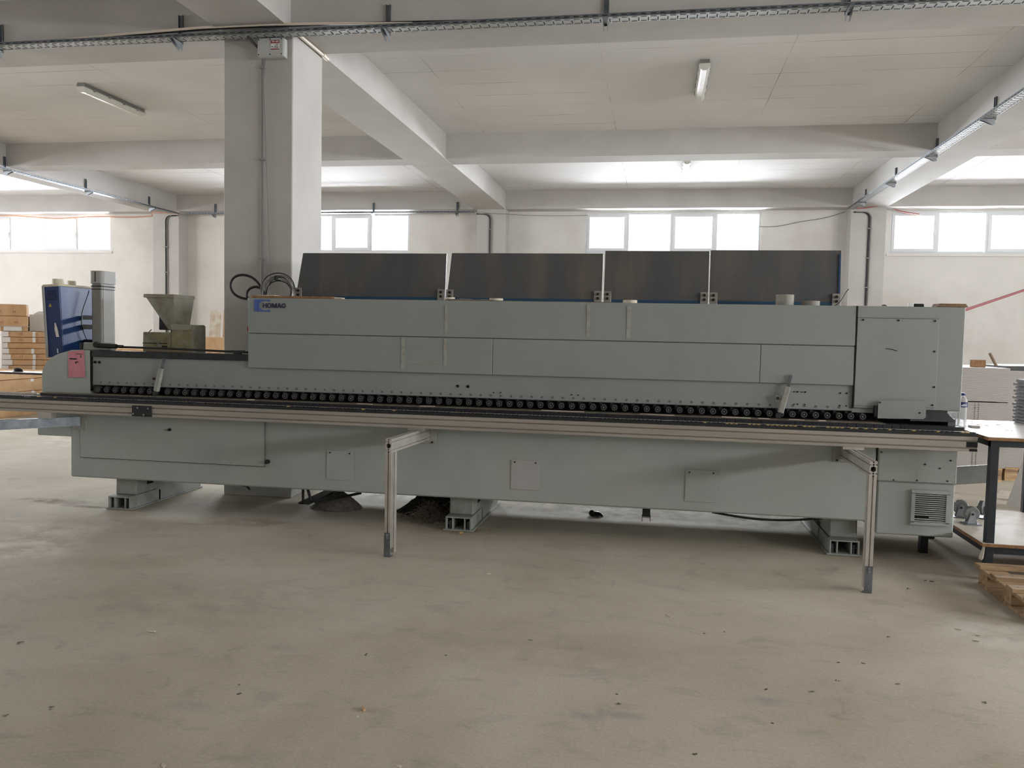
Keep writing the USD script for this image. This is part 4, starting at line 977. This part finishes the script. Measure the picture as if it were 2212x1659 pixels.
# ------------------------------------------------------------------ cable trays, conduits, lamps, wiring
def tray(label, p0, p1, out, spots, z=4.262, w=.135):
    """A perforated tray along p0-p1 (plan) on the face that looks towards out; spots: distances of the brackets along it."""
    p0, p1, out = np.array(p0, float), np.array(p1, float), np.array(out, float)
    L = np.linalg.norm(p1 - p0); u = (p1 - p0) / L
    t = thing('cable_tray', label, 'cable tray', (*((p0 + p1) / 2), z))
    def B(m, a0, a1, o0, o1, z0, z1):
        c = [p0 + u * a + out * o for a in (a0, a1) for o in (o0, o1)]
        return m.hull([(*q, zz) for q in c for zz in (z0, z1)])
    build(B(MB(), 0, L, .02, .02 + w, z, z + .002), 'tray_floor', 'tray', t, False)
    build(B(MB(), 0, L, .02 + w - .002, .02 + w, z, z + .03), 'tray_flange', 'steel_dark', t, False)  # flanges coloured darker than the tray floor, standing in for backlit shade
    build(B(MB(), 0, L, .02, .022, z, z + .03), 'tray_flange', 'steel_dark', t, False)
    m = MB(); a = .02
    while a < L - .1:
        for o in (.035, .02 + w - .03): B(m, a, a + .05, o, o + .008, z - .0008, z + .0004)
        B(m, a + .058, a + .066, .04, .02 + w - .045, z - .0008, z + .0004)
        B(m, a, a + .045, .02 + w - .0004, .0208 + w, z + .011, z + .018)
        a += .08
    build(m, 'tray_slots', 'slot', t, False, kind='stuff')
    for s in spots:
        br = build(B(B(B(MB(), s - .021, s + .021, 0, .004, z - .02, z + .25), s - .021, s - .017, 0, .02, z - .02, z + .25), s + .017, s + .021, 0, .02, z - .02, z + .25), 'wall_channel', 'steel_dark', t, False)
        m = MB()
        for side in (-.019, .015):
            c = [p0 + u * (s + side + e) for e in (0, .004)]
            m.hull([(*(q + out * o), zz) for q in c for o, zz in ((.01, z - .002), (.03 + w, z - .002), (.03 + w, z - .016), (.01, z - .075), (.035, z - .075))])
        build(B(m, s - .019, s + .019, .01, .03 + w, z - .006, z - .002), 'cantilever', 'steel', br, False)
    return t


tray('long perforated cable tray along the nearest cross beam', (-8.4, 7.197), (3.6, 7.197), (0, -1), [8.4 - 6.4, 8.4 - 4.48, 8.4 - 2.455, 8.4 - .515, 8.4 + 1.435, 8.4 + 3.4 - .05])
tray('perforated cable tray along the right hand deep beam', (3.847, 7.95), (3.847, 17.7), (-1, 0), [.72, 2.74, 4.79, 6.85, 8.87])
tray('perforated cable tray along the far left deep beam', (-11.317, 7.95), (-11.317, 17.8), (1, 0), [.7, 2.73, 4.78, 6.85, 8.92])
tray('perforated cable tray along the back wall beam', (-11.0, 17.947), (-4.08, 17.947), (0, -1), [.69, 2.64, 4.58, 6.53])
solo(MB().tube([(-8.3, 7.13, 4.30), (-6.2, 7.12, 4.30), (-5.2, 7.12, 4.315), (-4.6, 7.13, 4.34), (-3.9, 7.12, 4.352), (-3.4, 7.12, 4.345), (-2.6, 7.12, 4.335), (-1.5, 7.13, 4.31), (0, 7.12, 4.30), (2.8, 7.12, 4.30), (3.5, 7.12, 4.3)], .011, 6), 'tray_cable', 'cable_dark', 'dark cable bundle lying in the nearest cable tray', 'cable')
solo(MB().tube([(-5.6, 7.085, 4.30), (-4.9, 7.085, 4.33), (-4.2, 7.085, 4.352), (-3.6, 7.085, 4.35), (-3.0, 7.085, 4.335), (-2.2, 7.085, 4.3)], .012, 6), 'tray_cable', 'pvc', 'pale cable bulging out of the nearest cable tray at the column', 'cable')

# junction box on the column
jb = thing('junction_box', 'grey junction box with a red and white sticker high on the column', 'junction box', (-3.565, 7.2, 4.09))
jy, jx, jz = 7.145, -3.565, 4.09
build(MB().box(jx - .13, jx + .13, jy + .02, 7.238, jz, jz + .168, c=.006), 'body', 'box_grey', jb)
build(MB().box(jx - .125, jx + .125, jy, jy + .02, jz + .004, jz + .165, c=.006), 'cover', 'box_grey', jb)
for x in (-.112, 0, .112):
    for z in (.018, .152): build(MB().cyl((jx + x, jy - .004, jz + z), (jx + x, jy + .001, jz + z), .005, 8), 'screw', 'dark_bolt', jb)
sx, sz = jx + .01, jz + .058
sk = build(MB().box(sx, sx + .08, jy - .0015, jy + .0005, sz, sz + .084), 'sticker', 'white', jb)
build(MB().box(sx, sx + .08, jy - .0025, jy - .0013, sz + .055, sz + .084), 'sticker_band', 'red_label', sk)
build(MB().box(sx, sx + .08, jy - .0025, jy - .0013, sz, sz + .008), 'sticker_band', 'red_label', sk)
build(MB().text('TIR-SAK', .016, (sx + .005, jy - .0025, sz + .063), width=.07, depth=.0008), 'lettering', 'white', sk, False)
b = MB()
for i in range(4): b.box(sx + .025 + .006 * i, sx + .071, jy - .0024, jy - .0013, sz + .015 + .0095 * i, sz + .0185 + .0095 * i)
b.hull([(sx + q, y, z) for q, z in ((.004, sz + .029), (.021, sz + .029), (.011, sz + .018)) for y in (jy - .0024, jy - .0014)])
build(b, 'small_print', 'dark_print', sk, False)
cd = thing('conduit', 'grey conduit running down the front of the column', 'conduit', (-3.68, 7.226, 1.88))
build(MB().cyl((-3.68, 7.226, 1.88), (-3.68, 7.226, 4.088), .011, 8), 'pipe', 'cable_grey', cd)
for z in (4.01, 3.17, 2.25): build(MB().box(-3.705, -3.648, 7.212, 7.239, z, z + .02), 'clip', 'grey_plastic', cd)
solo(MB().tube(spline([(-3.655, 7.226, 4.088), (-3.655, 7.21, 4.0), (-3.65, 7.208, 3.6), (-3.63, 7.208, 3.1), (-3.61, 7.21, 2.6), (-3.595, 7.21, 2.2), (-3.58, 7.19, 1.97)]), .004), 'loose_cable', 'cable_grey', 'thin cable hanging beside the conduit on the column', 'cable')
solo(MB().tube(spline([(-3.76, 7.10, 4.255), (-3.735, 7.14, 4.225), (-3.697, 7.18, 4.18)], 10), .012, 6), 'cable_whip', 'cable_dark', 'black cable from the tray into the left side of the junction box', 'cable')
pv = thing('pipe_stub', 'cream plastic pipe stub under the beam beside the column', 'pipe', (-3.36, 7.6, 4.33))
build(MB().cyl((-3.362, 7.2, 4.332), (-3.362, 7.93, 4.332), .017, 14), 'pipe', 'pvc', pv)
build(MB().cyl((-3.362, 7.86, 4.332), (-3.362, 7.98, 4.332), .0215, 14), 'socket', 'pvc', pv)


def conduit(x, z1, z0, side, label):
    t = thing('conduit', label, 'conduit', (x, 17.94, z0))
    for k, o in enumerate((-.018, .018)):
        pts = [(x + o, 17.945, z0)] + [(x + o, 17.945, z1 - .12)] + [(x + o + side * (.12 - .12 * math.cos(a)), 17.945, z1 - .12 + .12 * math.sin(a)) for a in np.linspace(.1, math.pi / 2, 6)] + [(x + o + side * .3, 17.94, z1 + .005)]
        build(MB().tube(pts, .014, 6), 'pipe', 'cable_grey' if k else 'cable_dark', t)
    for z in np.arange(z0 + .3, z1 - .2, .6): build(MB().box(x - .045, x + .045, 17.92, 17.96, z, z + .02), 'clip', 'grey_plastic', t)


conduit(-11.58, 4.24, 1.4, 1, 'grey conduit pair down the far left pilaster')
conduit(-3.715, 4.24, 1.2, -1, 'dark conduit pair down the middle pilaster')
conduit(4.2, 4.24, .6, -1, 'grey conduit pair down the right hand pilaster')
pw = [at(x, y, 'Y', 17.88) for x, y in ((1045, 460), (1100, 463), (1180, 466), (1270, 465))]
solo(MB().tube(spline(pw), .006), 'wall_wire', 'cable_grey', 'thin wire from the middle pilaster to the middle window', 'wire')
pw = [at(x, y, 'Y', 18.28) for x, y in ((1640, 489), (1660, 490), (1685, 488), (1730, 479), (1770, 473), (1800, 466), (1826, 457))]
solo(MB().tube(spline(pw), .007), 'wall_wire', 'cable_grey', 'thin sagging wire between the middle window and right hand pilaster', 'wire')
pw = [at(x, y, 'Y', 18.25) for x, y in ((-30, 470), (60, 468), (130, 472), (200, 468), (260, 469), (328, 465))] + [at(333, 459, 'Y', 17.93), at(360, 460, 'Y', 17.92), at(385, 463, 'Y', 17.9)]
solo(MB().tube(spline(pw, 60), .016), 'orange_cable', 'cable_orange', 'orange cable running over the left hand window to the pilaster', 'cable')
pw = [at(1850, 450, 'Y', 17.9), at(1885, 447, 'Y', 17.92), at(1918, 443, 'Y', 17.93), at(1935, 453, 'Y', 18.28), at(1960, 459, 'Y', 18.28), at(1985, 463, 'Y', 18.28)]
solo(MB().tube(spline(pw, 40), .014), 'red_cable', 'cable_red', 'thin red cable by the top corner of the right window', 'cable')


def lamp(x, y0, y1, label):
    t = thing('strip_lamp', label, 'lamp', (x, (y0 + y1) / 2, 4.742), 0, 'ceiling strip lamps')
    l = (y1 - y0) / 2
    build(MB().prism(Polygon([(-.05, 0), (.05, 0), (.062, -.05), (-.062, -.05)]), 'Y', -l + .02, l - .02), 'housing', 'grey_plastic', t, local=True)
    build(MB().hull([(sx * a, sy * b, z) for sx in (-1, 1) for sy in (-1, 1) for a, b, z in ((.06, l, -.048), (.064, l, -.06), (.045, l - .035, -.1), (.025, l - .045, -.112))]), 'lens', 'lens', t, local=True)
    for k in range(4):
        for s in (-1, 1):
            yy = -l + .2 + k * (2 * l - .4) / 3
            build(MB().box(s * .06, s * .069, yy - .02, yy + .02, -.07, -.03), 'clip', 'steel', t, local=True)


lamp(-7.47, 9.68, 10.99, 'strip lamp on the ceiling left of the column')
lamp(.43, 9.66, 11.02, 'strip lamp on the ceiling above the machine, the nearer of two')
lamp(.413, 14.8, 16.05, 'strip lamp on the ceiling beyond the cross beam')

# ------------------------------------------------------------------ dust and litter on the floor
def heap(name, c, rx, ry, h, m, label, cat, seed, rough=.35):
    n = 46
    r, a = np.meshgrid(np.linspace(0, 1, 22), np.linspace(0, 2 * math.pi, n, endpoint=False), indexing='ij')
    x, y = r * np.cos(a), r * np.sin(a)
    k = meshkit.fbm(np.stack([x * 3 + 9, y * 3 + 4, 0 * x + seed], -1), 4, seed)
    z = np.clip(np.cos(np.clip(r, 0, 1) * math.pi / 2) ** 1.3 * (1 - rough + 2 * rough * k), 0, 2) * h + .001
    z[-1] = 0
    V = np.stack([x * rx * (1 + .25 * (k - .5)), y * ry * (1 + .25 * (k - .5)), z], -1).reshape(-1, 3) + np.array([c[0], c[1], 0])
    i, j = np.meshgrid(np.arange(21), np.arange(n), indexing='ij'); q = (j + 1) % n
    F = np.vstack([np.c_[(i * n + j).ravel(), ((i + 1) * n + j).ravel(), ((i + 1) * n + q).ravel()], np.c_[(i * n + j).ravel(), ((i + 1) * n + q).ravel(), (i * n + q).ravel()]])
    return solo(MB().add(V, F), name, m, label, cat, smooth=True, kind='stuff')


heap('dust_heap', (-2.82, 6.98), .24, .2, .15, 'dust', 'rounded heap of grey sawdust under the machine left of the slotted leg', 'dust heap', 3, .1)
heap('dust_heap', (-1.93, 7.02), .34, .22, .17, 'soot', 'dark ragged dust heap under the machine beside the middle foot', 'dust heap', 8, .45)
m = MB()
for k in range(420):
    c = np.array([-1.86 + rng.normal(0, .1), 6.72 + rng.normal(0, .07), 0])
    c[2] = max(.006, .15 * math.exp(-((c[0] + 1.86) ** 2 / .016 + (c[1] - 6.8) ** 2 / .02)) * rng.uniform(.4, 1.1))
    a, cu = rng.uniform(0, 6.28), rng.uniform(15, 50)
    pts = [c]
    for s in range(7):
        a += rng.normal(0, .5); pts.append(pts[-1] + np.array([math.cos(a) * .014, math.sin(a) * .008, rng.normal(0, .008)]))
        pts[-1][2] = max(.004, pts[-1][2])
    m.tube(pts, .0017, 3)
solo(m, 'shavings', 'shaving', 'tangle of curly plastic shavings under the machine beside the middle foot', 'shavings', kind='stuff')

gl = thing('black_pouch', 'small shiny black pouch on the floor under the machine', 'pouch', (-.485, 7.25, 0))
e = trimesh.creation.icosphere(2, 1.0); e.apply_scale([.058, .04, .042]); e = trimesh.intersections.slice_mesh_plane(e, [0, 0, 1], [0, 0, -.0], cap=True)
build(e, 'body', 'mouse', gl, local=True); e2 = trimesh.creation.icosphere(2, .028); e2.apply_translation([-.045, .0, .025])
build(e2, 'flap', 'black', gl, local=True)


def chips(name, label, cat, spots, size, m, group, h=.006):
    for k, (px, py, s) in enumerate(spots):
        p = at(px, py, 'Z', 0)
        w = size * s
        poly = [(w * math.cos(a) * rng.uniform(.6, 1.2), w * .5 * math.sin(a) * rng.uniform(.6, 1.2)) for a in np.arange(6) * math.pi / 3]
        v = MB().prism(Polygon(poly).convex_hull, 'Z', 0, h).rot((0, 0, 0), (0, 0, 1), rng.uniform(0, 180))
        v.v = [q + np.array([p[0], p[1], 0.0]) for q in v.v]
        solo(v, name, m, label[k] if isinstance(label, list) else label, cat, group)


def peg(px, py, L, r, yaw, m, name, label, cat, group=None):
    p = at(px, py, 'Z', 0); c, s = math.cos(math.radians(yaw)) * L / 2, math.sin(math.radians(yaw)) * L / 2
    solo(MB().cyl((p[0] - c, p[1] - s, r), (p[0] + c, p[1] + s, r), r, 10), name, m, label, cat, group)


peg(329, 1366, .034, .004, 5, 'paper', 'cigarette_butt', 'pale cigarette butt on the floor left of centre', 'cigarette butt')
peg(785, 1534, .028, .006, -50, 'wood_light', 'wooden_dowel', 'short wooden dowel on the bare floor in the foreground', 'dowel')
peg(1056, 1241, .024, .004, 10, 'paper', 'cigarette_butt', 'pale cigarette butt on the floor before the middle foot', 'cigarette butt')
peg(996, 1154, .03, .01, 20, 'wood_light', 'wood_scrap', 'pale wood scrap at the front of the middle foot', 'wood scrap')
peg(2070, 1360, .03, .004, -25, 'paper', 'paper_curl', 'white paper curl on the floor left of the pallet, the single one', 'paper curl')
peg(2112, 1373, .022, .004, -20, 'paper', 'paper_curl', 'white paper curl by the pallet, upper of the pair', 'paper curl')
peg(2108, 1385, .03, .004, -20, 'paper', 'paper_curl', 'white paper curl by the pallet, lower of the pair', 'paper curl')
chips('paper_scrap', ['flat pale scrap on the floor right of centre', 'pale scrap at the bottom edge of the floor', 'pale scrap at the very bottom centre', 'tan scrap beside the right hand leg'], 'scrap', [(1447, 1330, 2.4), (352, 1654, 1.0), (862, 1656, 1.0), (1480, 1199, 1.0)], .016, 'offcut', None, .002)
dk = [(520, 1498, 1.2), (517, 1480, .6), (108, 1528, 1), (13, 1547, .8), (42, 1388, 1.3), (1150, 1383, .8), (1565, 1365, .6), (1523, 1369, .7), (1755, 1494, 1), (1942, 1478, 1), (1655, 1490, .8), (1806, 1469, .6), (1863, 1433, .8), (1810, 1431, .8), (1920, 1376, 1), (1334, 1500, .6), (1336, 1520, .9), (1500, 1630, .9), (1670, 1563, .7), (2128, 1517, 1), (2010, 1256, 2.2), (1961, 1272, 1), (790, 1415, .7), (964, 1416, .6)]
wh = [(773, 1548, .5), (855, 1278, .5), (1338, 1267, .7), (1752, 1590, .5), (2035, 1255, .6), (2153, 1222, .8)]
for nm, spots, m_, lab in (('dirt_crumbs', dk, 'dust', 'scattered small dark crumbs of dirt on the open floor'), ('white_crumbs', wh, 'paper', 'scattered tiny white crumbs on the open floor')):
    v = MB()
    for (px, py, s) in spots:
        q = at(px, py, 'Z', 0); w = .007 * s; yw = rng.uniform(0, math.pi)
        for n in range(3 if nm == 'dirt_crumbs' else 1):
            o = rng.normal(0, .008 * s, 2) if n else (0, 0)
            c = MB().prism(Polygon([(w * math.cos(a) * rng.uniform(.5, 1.2), w * .45 * math.sin(a) * rng.uniform(.5, 1.2)) for a in np.arange(6) * math.pi / 3]).convex_hull, 'Z', 0, .003)
            c.rot((0, 0, 0), (0, 0, 1), math.degrees(yw)); a_, b_ = c.arrays(); v.add(a_ + np.array([q[0] + o[0], q[1] + o[1], 0]), b_)
    solo(v, nm, m_, lab, 'crumbs', kind='stuff')
